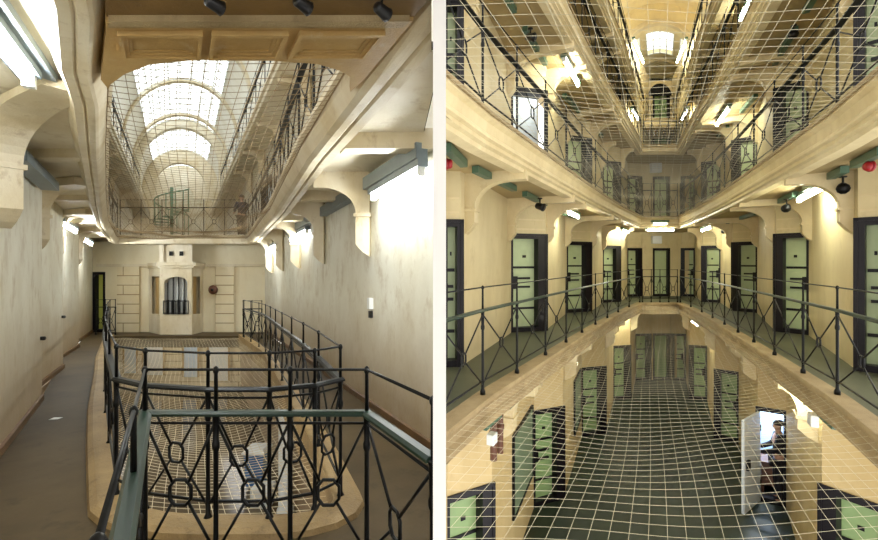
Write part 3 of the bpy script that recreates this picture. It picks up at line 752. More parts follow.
# ================================================================== LEFT WING
wl = interp([(1, 1.75), (4.65, 1.91), (6.87, 2.16), (6.9, 2.45), (9.5, 2.53), (9.55, 2.9), (12.7, 2.93), (12.75, 3.15), (16.8, 3.34)])
wr = interp([(1, 2.7), (4.75, 2.75), (6.42, 2.82), (8.9, 2.93), (16.8, 3.25)])
wrc = lambda t: min(wr(t), 0.5815 * t)
ARC = [(3.66 - .36 * math.sin(x), math.cos(x)) for x in frange(PI / 2, 0, 6)]
loE_l = interp([(t, -.21 + .71 * c) for t, c in ARC] + [ (5, .8), (6.5, 1.1), (9, 1.5), (11, 1.85), (14.6, 2.3), (15.5, 2.35)])
loE_r = interp([(t, .67 + .63 * c) for t, c in ARC] + [ (4.75, 1.47), (5.8, 1.6), (8.6, 1.9), (11.6, 2.2), (14.6, 2.1), (15.5, 2.1)])
LT = [t for t, c in ARC] + [4.75, 5, 5.8, 6.5, 8.6, 9, 11, 11.6, 14.6, 15.5]
# walls below, at and above the gallery
lw = [L.w(-a, t) for a, t in ((1.75, 1.0), (1.91, 4.65), (2.16, 6.87), (2.45, 6.9), (2.53, 9.5), (2.9, 9.55), (2.93, 12.7), (3.15, 12.75), (3.34, 16.8))]
wall('wall_left', L, lw, 0, 3.46, 'wall_l', side=-1)
rw = [L.w(a, t) for a, t in ((2.75, 4.73), (2.82, 6.42), (2.92, 8.9), (2.96, 8.92), (3.1, 13.2), (3.16, 13.22), (3.25, 16.8))]
wall('wall_right', L, rw, 0, 3.46, 'wall_l', side=1, thick=.08)
bk = [L.w(-3.34, 16.8), L.w(3.25, 16.8)]
eb = wall('wall_back', L, bk, 0, 3.46, 'end_plain', doors=[(94.5, 104)], side=-1, door_h=2.25)
A, B = eb[0]; u = (B - A).normalized()
door(L, A, B, 0, Vector((-u.y, u.x)), 'yellow-green door at the far left end of the left wing', style='door_yg', hgt=2.25, detail=False)
# cornice on the end wall
mb = MB(); block(mb, L, [(-3.2, 16.7), (-1.0, 16.7), (-1.0, 16.82), (-3.2, 16.82)], 2.5, 2.6); block(mb, L, [(.7, 16.7), (3.25, 16.7), (3.25, 16.82), (.7, 16.82)], 2.5, 2.6)
block(mb, L, [(.7, 16.65), (1.3, 16.65), (1.3, 16.82), (.7, 16.82)], 0, 2.5) if False else None
struct(num('trim'), mb, 'trim_l')
mb = MB()
for a0, a1 in ((-2.4, -1.55), (1.35, 2.05)): block(mb, L, [(a0, 16.68), (a1, 16.68), (a1, 16.82), (a0, 16.82)], 0, 2.5)
struct(num('trim'), mb, 'end_l')
for nm, q, sd in (('baseboard_left', lw, -1), ('baseboard_right', rw, 1)):
    mb = MB(); sweep(mb, L, q, [(-.025, 0), (-.025, .085), (0, .1), (.02, .1), (.02, 0)], side=sd); struct(nm, mb, 'skirt')
# floor of the gallery with the kerbed void
mb = MB(); slab(mb, L, lambda t: -wl(t), wrc, [1.0, 2, 3.3], -.4, 0)
slab(mb, L, lambda t: -wl(t), lambda t: -loE_l(t), LT, -.4, 0); slab(mb, L, lambda t: loE_r(t), wrc, LT, -.4, 0)
slab(mb, L, lambda t: -wl(t), wrc, [15.5, 16.8], -.4, 0)
struct('floor', mb, 'floor_l')
kl = [L.w(-loE_l(t), t) for t in reversed(LT)] + [L.w(loE_r(t), t) for t in LT]
mb = MB(); sweep(mb, L, kl, [(-.03, .06), (.15, .06), (.2, .04), (.215, 0.001), (.18, -.05), (.18, -.42), (-.03, -.42)], side=1); struct(num('trim'), mb, 'kerb')
# storey below
mb = MB(); block(mb, L, [(-3.3, 2), (3.3, 2), (3.3, 25), (-3.3, 25)], -3.9, -3.6); struct('floor', mb, 'floor_l0')
for nm, s in (('wall_left', -1), ('wall_right', 1)):
    mb = MB(); block(mb, L, [(s * 2.9 if s < 0 else 2.6, 4.9), (s * 3.2, 24), (s * 3.5, 24), (s * 3.2 if s < 0 else 2.85, 4.9)], -3.6, -.4); struct(nm, mb, 'wall_l')
mb = MB(); block(mb, L, [(-3.3, 23), (3.3, 23), (3.3, 23.3), (-3.3, 23.3)], -3.6, 0); struct('wall_back', mb, 'end_l')
for (a0, a1, h0, h1, m, lab) in ((-2.9, -2.3, -2.8, -.6, 'pale_blue', 'pale panelled door far below at the left of the lower floor'), (-1.9, -.9, -2.9, -.5, 'white_box', 'white door far below on the lower floor end wall'), (.2, .9, -3.0, -.5, 'pale_blue', 'pale blue door far below on the lower floor end wall'), (1.5, 2.5, -3.2, -.5, 'white_box', 'white door far below at the right of the lower floor')):
    A, B = L.w(a0, 22.98), L.w(a1, 22.98); root = empty(num('door'), L.P((a0 + a1) / 2, 22.98, h0), lab, 'door', None, 'structure')
    mb = MB(); block(mb, L, [(a0, 22.9), (a1, 22.9), (a1, 23), (a0, 23)], h0, h1); solid('door_leaf', mb, m, root)
    mb = MB(); [block(mb, L, [(x - .05, 22.86), (x + .05, 22.86), (x + .05, 23), (x - .05, 23)], h0, h1) for x in (a0 - .05, a1 + .05)]; block(mb, L, [(a0 - .1, 22.86), (a1 + .1, 22.86), (a1 + .1, 23), (a0 - .1, 23)], h1, h1 + .1); solid('door_frame', mb, 'ochre', root)
# things standing on the lower floor
mb = MB(); c = L.P(2.5, 10.4, -3.6); mb.lathe(c, [(.2, 0), (.2, .1), (.16, .16), (.16, 3.0), (.2, 3.06), (.2, 3.2)], 14); struct('pillar', mb, 'white_box')
c = L.P(2.08, 11.8, -3.6); root = empty('wheeled_bin', c, 'blue plastic bin with pale lid on the lower floor seen through the net', 'bin')
mb = MB(); mb.loft([[c + Vector((x * s, y * s, z)) for x, y in ((-.26, -.26), (.26, -.26), (.26, .26), (-.26, .26))] for z, s in ((.08, .8), (.95, 1.0))]); solid('body', mb, 'bin_blue', root)
mb = MB(); mb.loft([[c + Vector((x * s, y * s, z)) for x, y in ((-.3, -.3), (.3, -.3), (.3, .3), (-.3, .3))] for z, s in ((.95, 1.0), (1.0, 1.0), (1.06, .8))]); solid('lid', mb, 'white_box', root)
for s in (-1, 1):
    mb = MB(); w = c + Vector((s * .22, .2, .08)); mb.tube([w - Vector((.03, 0, 0)), w + Vector((.03, 0, 0))], .08, 12); solid('wheel', mb, 'black', root)
c = L.P(2.05, 10.8, -3.6); box_thing('carton', 'white_box', c, (1, 0), .5, .45, .5, 'white box on the lower floor in front of the blue bin', 'box')

# railings of the left wing
pA = [(-.22, 2.75), (.225, 2.75), (.69, 2.75), (1.17, 2.75)]
railing(L, [(-.17, .9), (-.195, 1.85)] + pA + [(1.165, 2.02)], 0, 'near black and green railing around the landing in the foreground', 'gallery railings', rail_mat='iron_green', ring=.066, knot=.5, truss=True)
pB = [(-2.3, 14.6), (-2.1, 13), (-1.85, 11.2), (-1.62, 9.9), (-1.4, 8.5), (-1.2, 7.2), (-.98, 6), (-.75, 4.85), (-.5, 3.66), (-.27, 3.45), (.21, 3.32), (.67, 3.32), (1.05, 3.45), (1.3, 3.64), (1.47, 4.75), (1.6, 5.8), (1.71, 6.84), (1.83, 8), (1.95, 9.1), (2.07, 10.2), (2.17, 11.3), (2.2, 12.4), (2.15, 13.5), (2.1, 14.6)]
pB = [(a * 1.0 - (.03 if t > 3.6 and a < 0 else 0) + (.03 if t > 3.6 and a > 0 else 0), t - (.03 if t < 3.6 else 0)) for a, t in pB]
railing(L, pB, .02, 'long black iron railing running round the open void behind the landing', 'gallery railings', rail_mat='iron', truss=True)
railing(L, [(-3.05, 15.9), (-2.7, 15.9), (-2.34, 15.9)], 0, 'short black railing by the yellow-green door at the far left', 'gallery railings')
railing(L, [(2.12, 14.75), (2.42, 14.75), (2.75, 14.75)], 0, 'short black railing across the far right end of the gallery', 'gallery railings')

def net2(hall, el, er, ts0, ts1, h, sag, cell, r, mat, label, wob=.02):
    """A net whose edges lie at a = -el(t) and er(t)."""
    mb = MB(); ts = frange(ts0, ts1, int((ts1 - ts0) / cell))
    def hh(a, t):
        c, e = (er(t) - el(t)) / 2, max(.2, (er(t) + el(t)) / 2); x = max(-1, min(1, (a - c) / e)); y = (t - ts0) / (ts1 - ts0)
        return h - sag * (1 - x * x) * min(1, 4 * y, 3 * (1 - y)) + wob * (math.sin(3.1 * a + 1.3 * t) + math.sin(2.3 * t - 1.7 * a)) * min(1, 5 * y)
    for i in range(-int(3 / cell), int(3 / cell) + 1):
        run = []
        for t in ts:
            a = i * cell + .04 * math.sin(1.1 * t)
            if -el(t) < a < er(t): run.append(hall.P(a, t, hh(a, t)))
            else:
                if len(run) > 1: mb.tube(run, r, 3, smooth=False)
                run = []
        if len(run) > 1: mb.tube(run, r, 3, smooth=False)
    for t in ts: mb.tube([hall.P(a, t, hh(a, t)) for a in frange(-el(t), er(t), max(3, int((el(t) + er(t)) / cell)))], r, 3, smooth=False)
    mb.tube([hall.P(-el(t), t, h) for t in ts] + [hall.P(er(t), t, h) for t in reversed(ts)], r * 2.2, 4, closed=True)
    return solid('safety_net', mb, mat, label=label, cat='net', recalc=False, org=base_of(mb))
net2(L, loE_l, loE_r, 3.32, 15.45, -.1, .4, .105, .003, 'cord_l', 'tan cord net slung across the void behind the near railings')

# gallery overhead with its open void
upE_l = interp([(2.83, -.1), (2.89, .2), (3.18, .53), (3.64, .6), (5, .85), (6.5, 1.1), (7.5, 1.27), (9, 1.5), (11, 1.8), (14.6, 2.1), (15.3, 2.1)])
upE_r = interp([(2.83, .52), (2.96, 1.08), (3.18, 1.24), (5.1, 1.41), (9.1, 1.88), (14.6, 2.3), (15.3, 2.3)])
UT = [3.18, 3.64, 5, 5.1, 6.5, 7.5, 9, 9.1, 11, 14.6, 15.3]
mb = MB(); slab(mb, L, lambda t: -wl(t) - .05, lambda t: -upE_l(t) - .2, [1.2, 2.83] + UT, 3.46, 3.52); slab(mb, L, lambda t: upE_r(t) + .3, wrc, [3.1] + UT, 3.46, 3.52)
slab(mb, L, lambda t: -3.3, lambda t: 3.3, [15.5, 20, 45], 3.46, 3.52); struct('floor', mb, 'floor_l')
mb = MB(); slab(mb, L, lambda t: -wl(t) + .01, lambda t: -upE_l(t) - .21, [1.2, 2.83] + UT, 3.445, 3.46); slab(mb, L, lambda t: upE_r(t) + .31, lambda t: wrc(t) - .01, [3.1] + UT, 3.445, 3.46)
struct('ceiling', mb, 'soffit_l')
bl = [L.w(-.28, 1.2), L.w(-.40, 2.45), L.w(-.55, 3.1)] + [L.w(-upE_l(t), t) for t in UT if t not in (3.18, 5.1, 9.1)] + [L.w(-1.6, 15.45)]
def beam_prof(w): return [(.05, 3.54), (-.03, 3.54), (-.035, 3.47), (0, 3.43), (.005, 3.38), (.03, 3.32), (.06, 3.26), (w * .28, 3.245), (w * .45, 3.25), (w * .5, 3.27), (w * .55, 3.25), (w * .75, 3.25), (w * .82, 3.29), (w * .88, 3.36), (w, 3.42), (w + .02, 3.52), (w + .02, 3.6)]
mb = MB(); sweep(mb, L, bl, beam_prof(.29), side=-1); struct(num('trim'), mb, 'trim_l')
br_ = [L.w(1.3, 1.3), L.w(1.26, 3.1)] + [L.w(upE_r(t), t) for t in UT if t not in (3.18, 3.64, 5, 9)] + [L.w(1.8, 15.45)]
mb = MB(); sweep(mb, L, br_, beam_prof(.42), side=1, start_px=431.5); struct(num('trim'), mb, 'trim_l')
mb = MB(); sweep(mb, L, [L.w(-1.9, 15.35), L.w(2.1, 15.35)], beam_prof(.3), side=-1); struct(num('trim'), mb, 'trim_l')
# coffered underside of the near end
front = [(-.41, 2.41), (1.28, 2.41), (1.3, 3.1), (1.28, 3.3), (1.235, 3.2), (1.19, 3.06), (1.08, 2.97), (.9, 2.88), (.52, 2.83), (.1, 2.83), (-.2, 2.89), (-.38, 3.02), (-.5, 3.17), (-.53, 3.25), (-.56, 3.1), (-.42, 2.5)]
mb = MB(); mb.hexa([L.P(a, t, 3.25) for a, t in front], [L.P(a, t, 3.52) for a, t in front]); struct('ceiling', mb, 'ochre')
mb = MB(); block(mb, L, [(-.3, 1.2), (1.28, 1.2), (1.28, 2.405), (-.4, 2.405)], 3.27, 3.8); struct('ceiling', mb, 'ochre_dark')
mb = MB(); block(mb, L, [(-.39, 2.39), (1.25, 2.39), (1.25, 2.44), (-.39, 2.44)], 3.235, 3.3); block(mb, L, [(-.4, 2.44), (1.25, 2.44), (1.25, 2.47), (-.4, 2.47)], 3.245, 3.3); struct(num('trim'), mb, 'stone')
for a0, a1 in ((-.36, .13), (.18, .62), (.68, 1.17)):
    mb = MB(); t0, t1 = 2.5, 2.78
    for k, (w, h) in enumerate(((0, .03), (.025, .018), (.05, .008))):
        b0, b1, s0, s1 = a0 + w, a1 - w, t0 + w, t1 - w
        for q in ([(b0, s0), (b1, s0), (b1, s0 + .025), (b0, s0 + .025)], [(b0, s1 - .025), (b1, s1 - .025), (b1, s1), (b0, s1)], [(b0, s0 + .025), (b0 + .025, s0 + .025), (b0 + .025, s1 - .025), (b0, s1 - .025)], [(b1 - .025, s0 + .025), (b1, s0 + .025), (b1, s1 - .025), (b1 - .025, s1 - .025)]):
            block(mb, L, q, 3.25 - h, 3.26)
    struct(num('trim'), mb, 'ochre')
for a, t, lab in ((.17, 2.25, 'black spot lamp under the coffered landing, leftmost of three'), (.61, 2.25, 'black spot lamp under the coffered landing, middle of three'), (1.03, 2.3, 'black spot lamp under the coffered landing, rightmost of three')):
    spotlight(L.P(a, t - .06, 3.2), (.5, .7, -.1), lab, 'black lamps under the coffered landing', .45)
# corbels
def bend(f, t): return f(t + .2) - f(t - .2)
for t, stem, th, dt, rs, rn in ((4.35, .3, .34, .85, .46, .95), (7.2, .24, .3, .5, .5, .6), (9.9, .2, .3, .45, .5, .6), (12.9, .2, .3, .4, .5, .6)):
    W = L.w(-wl(t), t); d = (L.w(-upE_l(t - dt) - .31, t - dt) - W); ln = d.length; bracket(L, W, d.normalized(), ln, 3.46, drop=.95, th=th, mat='trim_l', stem=stem, rise=rs, run=rn, arm=.07 if t < 5 else .12)
for t, stem in ((6.5, .2), (8.85, .2), (11, .2), (13.1, .2), (15, .2)):
    W = L.w(wr(t), t); d = (L.w(upE_r(t) + .44, t) - W); bracket(L, W, d.normalized(), d.length, 3.46, drop=1.1, th=.26, mat='trim_l', stem=stem, rise=.6, run=.5, arm=.24)
for t in (4.72, 7.6, 10):
    mb = MB(); block(mb, L, [(upE_r(t) + .4, t), (wr(t), t), (wr(t + .2), t + .2), (upE_r(t + .2) + .4, t + .2)], 3.27, 3.49); struct(num('trim'), mb, 'trim_l')
for t in (5.3, 8, 10.9):
    mb = MB(); block(mb, L, [(-wl(t), t), (-upE_l(t) - .3, t), (-upE_l(t + .2) - .3, t + .2), (-wl(t + .2), t + .2)], 3.34, 3.49); struct(num('trim'), mb, 'trim_l')
def llight(a0, t0, a1, t1, h, lab): fluorescent(L, L.P(a0, t0, h), L.P(a1, t1, h), 'tube_l', lab, group='fluorescent lights along the corridor walls')
llight(2.56, 4.66, 2.66, 6.05, 3.0, 'long bright fluorescent batten high on the right wall of the left wing')
llight(2.92, 10.1, 2.98, 11.8, 3.02, 'second lit fluorescent batten along the right wall of the left wing')
llight(3.02, 13.6, 3.08, 15, 3.02, 'far lit fluorescent batten along the right wall of the left wing')
llight(-1.13, 2.3, -1.1, 3.2, 3.28, 'bright fluorescent batten at the top left corner')
llight(-2.3, 8.5, -2.4, 9.1, 3.2, 'second lit fluorescent batten along the left corridor') if False else llight(-2.62, 9.7, -2.66, 11.2, 3.15, 'second lit fluorescent batten along the left corridor')
llight(-2.9, 13.2, -2.95, 14.6, 3.15, 'far lit fluorescent batten along the left corridor')
for p, q in (((2.6, 4.72), (2.69, 6.3)), ((2.72, 6.8), (2.84, 8.7)), ((2.86, 9.1), (2.96, 12.0))):
    trunking(L, L.P(p[0], p[1], 3.16), L.P(q[0], q[1], 3.16), .07, .17, 'trunk_l')
trunking(L, L.P(-1.84, 4.9, 3.2), L.P(-1.92, 6.5, 3.2), .1, .12, 'trunk_l')
trunking(L, L.P(-1.14, 2.0, 3.38), L.P(-1.1, 3.4, 3.38), .12, .09, 'trunk_l')
# small wall things
W = L.w(wr(6.45), 6.45)
root = empty('light_switch', L.at(W, 1.42), 'small white switch box on the right wall of the left wing', 'switch')
ru = (L.w(wr(6.6), 6.6) - L.w(wr(6.3), 6.3)).normalized(); rn = Vector((-ru.y, ru.x)); o3 = L.at(W, 1.45)
mb = MB(); mb.box(o3, v3(ru), v3(rn), UP, -.05, .05, .0, .06, 0, .16); solid('switch_body', mb, 'white_box', root)
mb = MB(); mb.box(o3, v3(ru), v3(rn), UP, -.035, .035, .0, .045, -.13, -.03); solid('socket', mb, 'black', root)
root = empty('wall_bell', L.P(1.27, 16.62, 1.62), 'small round dark bell on the end wall right of the bay window', 'bell')
c = L.P(1.27, 16.64, 1.62); mb = MB(); mb.tube([c, c + Vector((0, -.06, 0)), c + Vector((0, -.09, 0))], [.17, .17, .09], 16); solid('bell_dome', mb, 'brown', root)
mb = MB(); mb.tube([c + Vector((0, -.09, 0)), c + Vector((0, -.12, 0))], .05, 10); solid('boss', mb, 'strap', root)
c = L.P(-1.75, 5.85, .0); mb = MB(); mb.hexa([c + Vector(p) for p in ((0, 0, .002), (.1, .02, .002), (.11, .09, .002), (.01, .07, .002))], [c + Vector(p) for p in ((0, 0, .006), (.1, .02, .012), (.11, .09, .006), (.01, .07, .01))]); thing('paper_scrap', mb, 'white_box', 'small white scrap of paper on the corridor floor by the left wall', 'litter')
for i, (t, h) in enumerate(((6.85, .98), (9.48, 1.12))):
    c = L.P(-wl(t - .1) + .03, t - .1, h); mb = MB(); mb.tube([c - Vector((.03, 0, 0)), c + Vector((.035, 0, 0))], .03, 10); thing('wall_stud', mb, 'black', ['small black stud at the corner of the nearest left wall pier', 'small black stud at the corner of the second left wall pier'][i], 'stud', 'black wall studs')

# bay window at the end of the gallery
root = empty('bay_window', L.P(-.15, 16.4, 0), 'cream three-sided bay window with barred opening on the end wall of the left wing', 'bay window')
TB = 16.82; fr = [(-.73, 15.95), (.43, 15.95)]; bkp = [(-1.2, TB), (.9, TB)]
mb = MB(); block(mb, L, [bkp[0], fr[0], fr[1], bkp[1]], 0, .72)
block(mb, L, [bkp[0], fr[0], fr[1], bkp[1]], 2.12, 2.5)
for s, (a, t) in ((1, fr[0]), (-1, fr[1])): block(mb, L, [(a, t), (a + s * .16, t), (a + s * .16, t + .25), (a - s * .05, t + .25)], .72, 2.12)
block(mb, L, [(-1.2, TB - .02), (-1.2 + .14, TB - .26), (-1.0, TB - .1), (-1.0, TB)], .72, 2.12); block(mb, L, [(.9, TB - .02), (.76, TB - .26), (.7, TB - .1), (.7, TB)], .72, 2.12)
# spandrels of the arched opening
cx = -.15; hw_ = .42
for s in (-1, 1):
    pts = [(cx + s * (hw_ + .02), 2.13), (cx + s * (hw_ + .02), 1.95)] + [(cx + s * hw_ * math.cos(x), 1.88 + .22 * math.sin(x)) for x in frange(0, PI / 2, 6)] + [(cx, 2.13)]
    mb.prism([L.P(a, 15.96, h) for a, h in pts], Vector((0, .2, 0)))
solid('body', mb, 'trim_l', root)
mb = MB()
for s, f_, b_ in ((-1, fr[0], bkp[0]), (1, fr[1], bkp[1])):
    p, q = Vector(f_), Vector(b_); d = (q - p); pp = [p + d * .3, p + d * .62]; block(mb, L, [(pp[0].x - s * .1, pp[0].y + .06), (pp[1].x - s * .1, pp[1].y + .06), (pp[1].x - s * .25, pp[1].y + .06), (pp[0].x - s * .25, pp[0].y + .06)], .72, 2.12)
solid('niche', mb, 'ochre', root)
mb = MB(); block(mb, L, [(-1.3, TB), (-.85, 15.85), (.55, 15.85), (1.0, TB)], 2.5, 2.62); block(mb, L, [(-1.25, TB), (-.8, 15.9), (.5, 15.9), (.95, TB)], 2.42, 2.5); solid('cornice', mb, 'trim_l', root)
mb = MB(); block(mb, L, [(-.75, 16.2), (.45, 16.2), (.45, TB), (-.75, TB)], 2.62, 3.5)
for s in (-.75, .3): block(mb, L, [(s, 16.1), (s + .15, 16.1), (s + .15, 16.25), (s, 16.25)], 2.62, 3.5)
solid('upper_block', mb, 'trim_l', root)
for a in (-.33, .05):
    mb = MB(); block(mb, L, [(a - .07, 16.16), (a + .07, 16.16), (a + .07, 16.22), (a - .07, 16.22)], 2.88, 3.04); solid('vent', mb, 'dark', root)
mb = MB(); block(mb, L, [(-.62, 16.3), (.32, 16.3), (.32, 16.33), (-.62, 16.33)], .72, 2.12); solid('pane', mb, 'white_box', root)
for i in range(4):
    a = -.45 + .2 * i; mb = MB(); block(mb, L, [(a - .02, 16.2), (a + .02, 16.2), (a + .02, 16.27), (a - .02, 16.27)], 1.25, 2.1); block(mb, L, [(a - .05, 16.2), (a + .05, 16.2), (a + .05, 16.27), (a - .05, 16.27)], .72, 1.25); solid('bar', mb, 'dark', root)
mb = MB()
for h in (.78, 1.22): mb.tube([L.P(-.6, 15.9, h), L.P(.3, 15.9, h)], .02, 6)
for i in range(7): mb.tube([L.P(-.6 + .15 * i, 15.9, .75), L.P(-.6 + .15 * i, 15.9, 1.24)], .016, 6)
solid('guard_rail', mb, 'iron', root)

# upper storeys of the left wing
UL = [t for t in (2.2, 8, 20, 46)]
pl = [L.w(-3.3, t) for t in UL]; pr = [L.w(3.3, t) for t in [5.75] + UL[1:]]
for h0, h1, dl, dr in ((3.52, 7.3, (), ((262, 272), (240, 247))), (7.3, 10.3, (), ((236, 247), (219, 226)))):
    wall('wall_left', L, pl, h0, h1, 'wall_lu', dl, side=-1)
    ends = wall('wall_right', L, pr, h0, h1, 'wall_lu', dr, side=1, thick=.08)
    for k, e in enumerate(ends):
        if e is None: continue
        A, B = e; u = (B - A).normalized(); door(L, A, B, h0, Vector((u.y, -u.x)), 'pale blue door on the right wall of the %s of the left wing, %s' % ('second gallery' if h0 < 5 else 'third gallery', 'nearer' if k == 0 else 'farther'), style='pale_blue', detail=False)
wall('wall_back', L, [L.w(-3.3, 46), L.w(3.3, 46)], 3.52, 14, 'wall_l', side=-1)
mb = MB()
for s in (-1, 1): block(mb, L, [(s * 2.35, 5.5), (s * 3.3, 5.9), (s * 3.3, 34), (s * 2.35, 34)], 7.0, 7.3)
struct('floor', mb, 'soffit_l')
for s in (-1, 1):
    mb = MB(); sweep(mb, L, [L.w(s * 2.35, 5.5), L.w(s * 2.35, 34)], [(.1, 7.33), (-.03, 7.33), (-.05, 7.2), (0, 7.14), (.02, 7.0), (.1, 6.92)], side=s); struct(num('trim'), mb, 'trim_l')
    railing(L, [(s * 2.42, t) for t in (6.5, 8, 9.5, 11, 12.5, 14, 16, 18, 20, 23, 26)], 7.33, 'black railing on the %s side of the third gallery in the left wing' % ('left' if s < 0 else 'right'), 'gallery railings')
    for t in (8, 11, 14, 17, 20, 24):
        W = L.w(s * 3.3, t); d = L.w(s * 2.5, t) - W; bracket(L, W, d.normalized(), d.length, 7.0, drop=.9, th=.3, mat='trim_l', stem=.2)
upl = [(-.62, 3.0)] + [(-upE_l(t) - .08, t) for t in (4.2, 5.4, 6.6, 7.9, 9.3, 10.8, 12.2, 13.7, 15.3)]
railing(L, upl, 3.52, 'black railing on the left edge of the opening overhead', 'gallery railings')
upr = [(1.34, 3.12)] + [(upE_r(t) + .08, t) for t in (3.9, 4.8, 5.8, 6.9, 8, 9.1, 10.3, 11.6, 13, 14.2, 15.3)]
railing(L, upr, 3.52, 'black railing on the right edge of the opening overhead', 'gallery railings')
railing(L, [(-2.1 + 4.4 * i / 6, 15.42) for i in range(7)], 3.52, 'black railing across the far end of the opening overhead', 'gallery railings')
net2(L, upE_l, upE_r, 2.86, 15.25, 3.42, .26, .1, .0032, 'cord_u', 'tan cord net slung across the opening overhead')
# vault
LV, LH = 3.3, 10.2
mb = MB(); barrel(mb, L, LV, LH, 4.5, 46, -PI / 2, -.8); barrel(mb, L, LV, LH, 4.5, 46, .8, PI / 2); struct('ceiling', mb, 'wall_lu')
for t0 in (5, 10.1, 15.2, 20.3, 25.2, 30.2, 35.6, 41): skylight(L, LV, LH, t0, t0 + 4.6, -.8, .8, 8, 6)  # the farther skylights are added to brighten the dark end of the vault
mb = MB()
for t0 in (4.6, 9.7, 14.8, 19.9, 24.9, 29.9): barrel(mb, L, LV - .12, LH, t0, t0 + .3, -PI / 2, PI / 2, 24, .2)
struct(num('trim'), mb, 'trim_l')
for r1, t0 in ((2.75, 31.0), (2.2, 38)):
    mb = MB(); ring_wall(mb, L, r1, LH, LV + .1, LH, t0, t0 + .5); 
    for s in (-1, 1): block(mb, L, [(s * r1, t0), (s * 3.3, t0), (s * 3.3, t0 + .5), (s * r1, t0 + .5)], 3.52, LH)
    struct(num('trim'), mb, 'soffit_l' if r1 > 2.5 else 'trim_l')
mb = MB(); ring_wall(mb, L, 1.4, LH, LV, LH, 43, 43.3); struct('wall_back', mb, 'soffit_l')
skylight(L, 1.4, LH, 43.3, 45.8, -.8, .8, 4, 2) if False else None
# green iron stair cage on the upper floor
c = L.P(-.33, 17.6, 3.52); root = empty('iron_staircase', c, 'pale green iron spiral staircase beyond the overhead opening', 'staircase')
mb = MB(); mb.tube([c, c + UP * 2.2], .06, 8); solid('newel_post', mb, 'green_iron', root)
for i in range(14):
    x = i * .52; z = .095 * (i + 1); mb = MB(); d = lambda q, r: c + Vector((r * math.cos(q), r * math.sin(q), z))
    mb.hexa([d(x, .05), d(x, .62), d(x + .5, .62), d(x + .5, .05)], [p + UP * .03 for p in (d(x, .05), d(x, .62), d(x + .5, .62), d(x + .5, .05))]); solid('tread', mb, 'green_iron', root)
    mb = MB(); q = x + .25; mb.tube([d(q, .6), d(q, .6) + UP * .9], .018, 5); solid('baluster', mb, 'green_iron', root)
mb = MB(); mb.tube([c + Vector((.6 * math.cos(.25 + i * .26), .6 * math.sin(.25 + i * .26), 0.095 * (i / 2 + 1) + .9)) for i in range(27)], .025, 6); solid('handrail', mb, 'green_iron', root)

# ================================================================== PEOPLE
def skin_mesh(name, verts, edges, radii, sub=1, root=0):
    me = bpy.data.meshes.new(name); me.from_pydata([Vector(v) for v in verts], edges, []); ob = bpy.data.objects.new(name, me); COL.objects.link(ob)
    ob.modifiers.new('skin', 'SKIN')
    sv = me.skin_vertices[0].data
    for i, r in enumerate(radii):
        sv[i].radius = r if isinstance(r, tuple) else (r, r); sv[i].use_root = (i == root)
    sb = ob.modifiers.new('sub', 'SUBSURF'); sb.levels = sub; sb.render_levels = sub
    dg = bpy.context.evaluated_depsgraph_get(); out = bpy.data.meshes.new_from_object(ob.evaluated_get(dg)); bpy.data.objects.remove(ob)
    for p in out.polygons: p.use_smooth = True
    return out

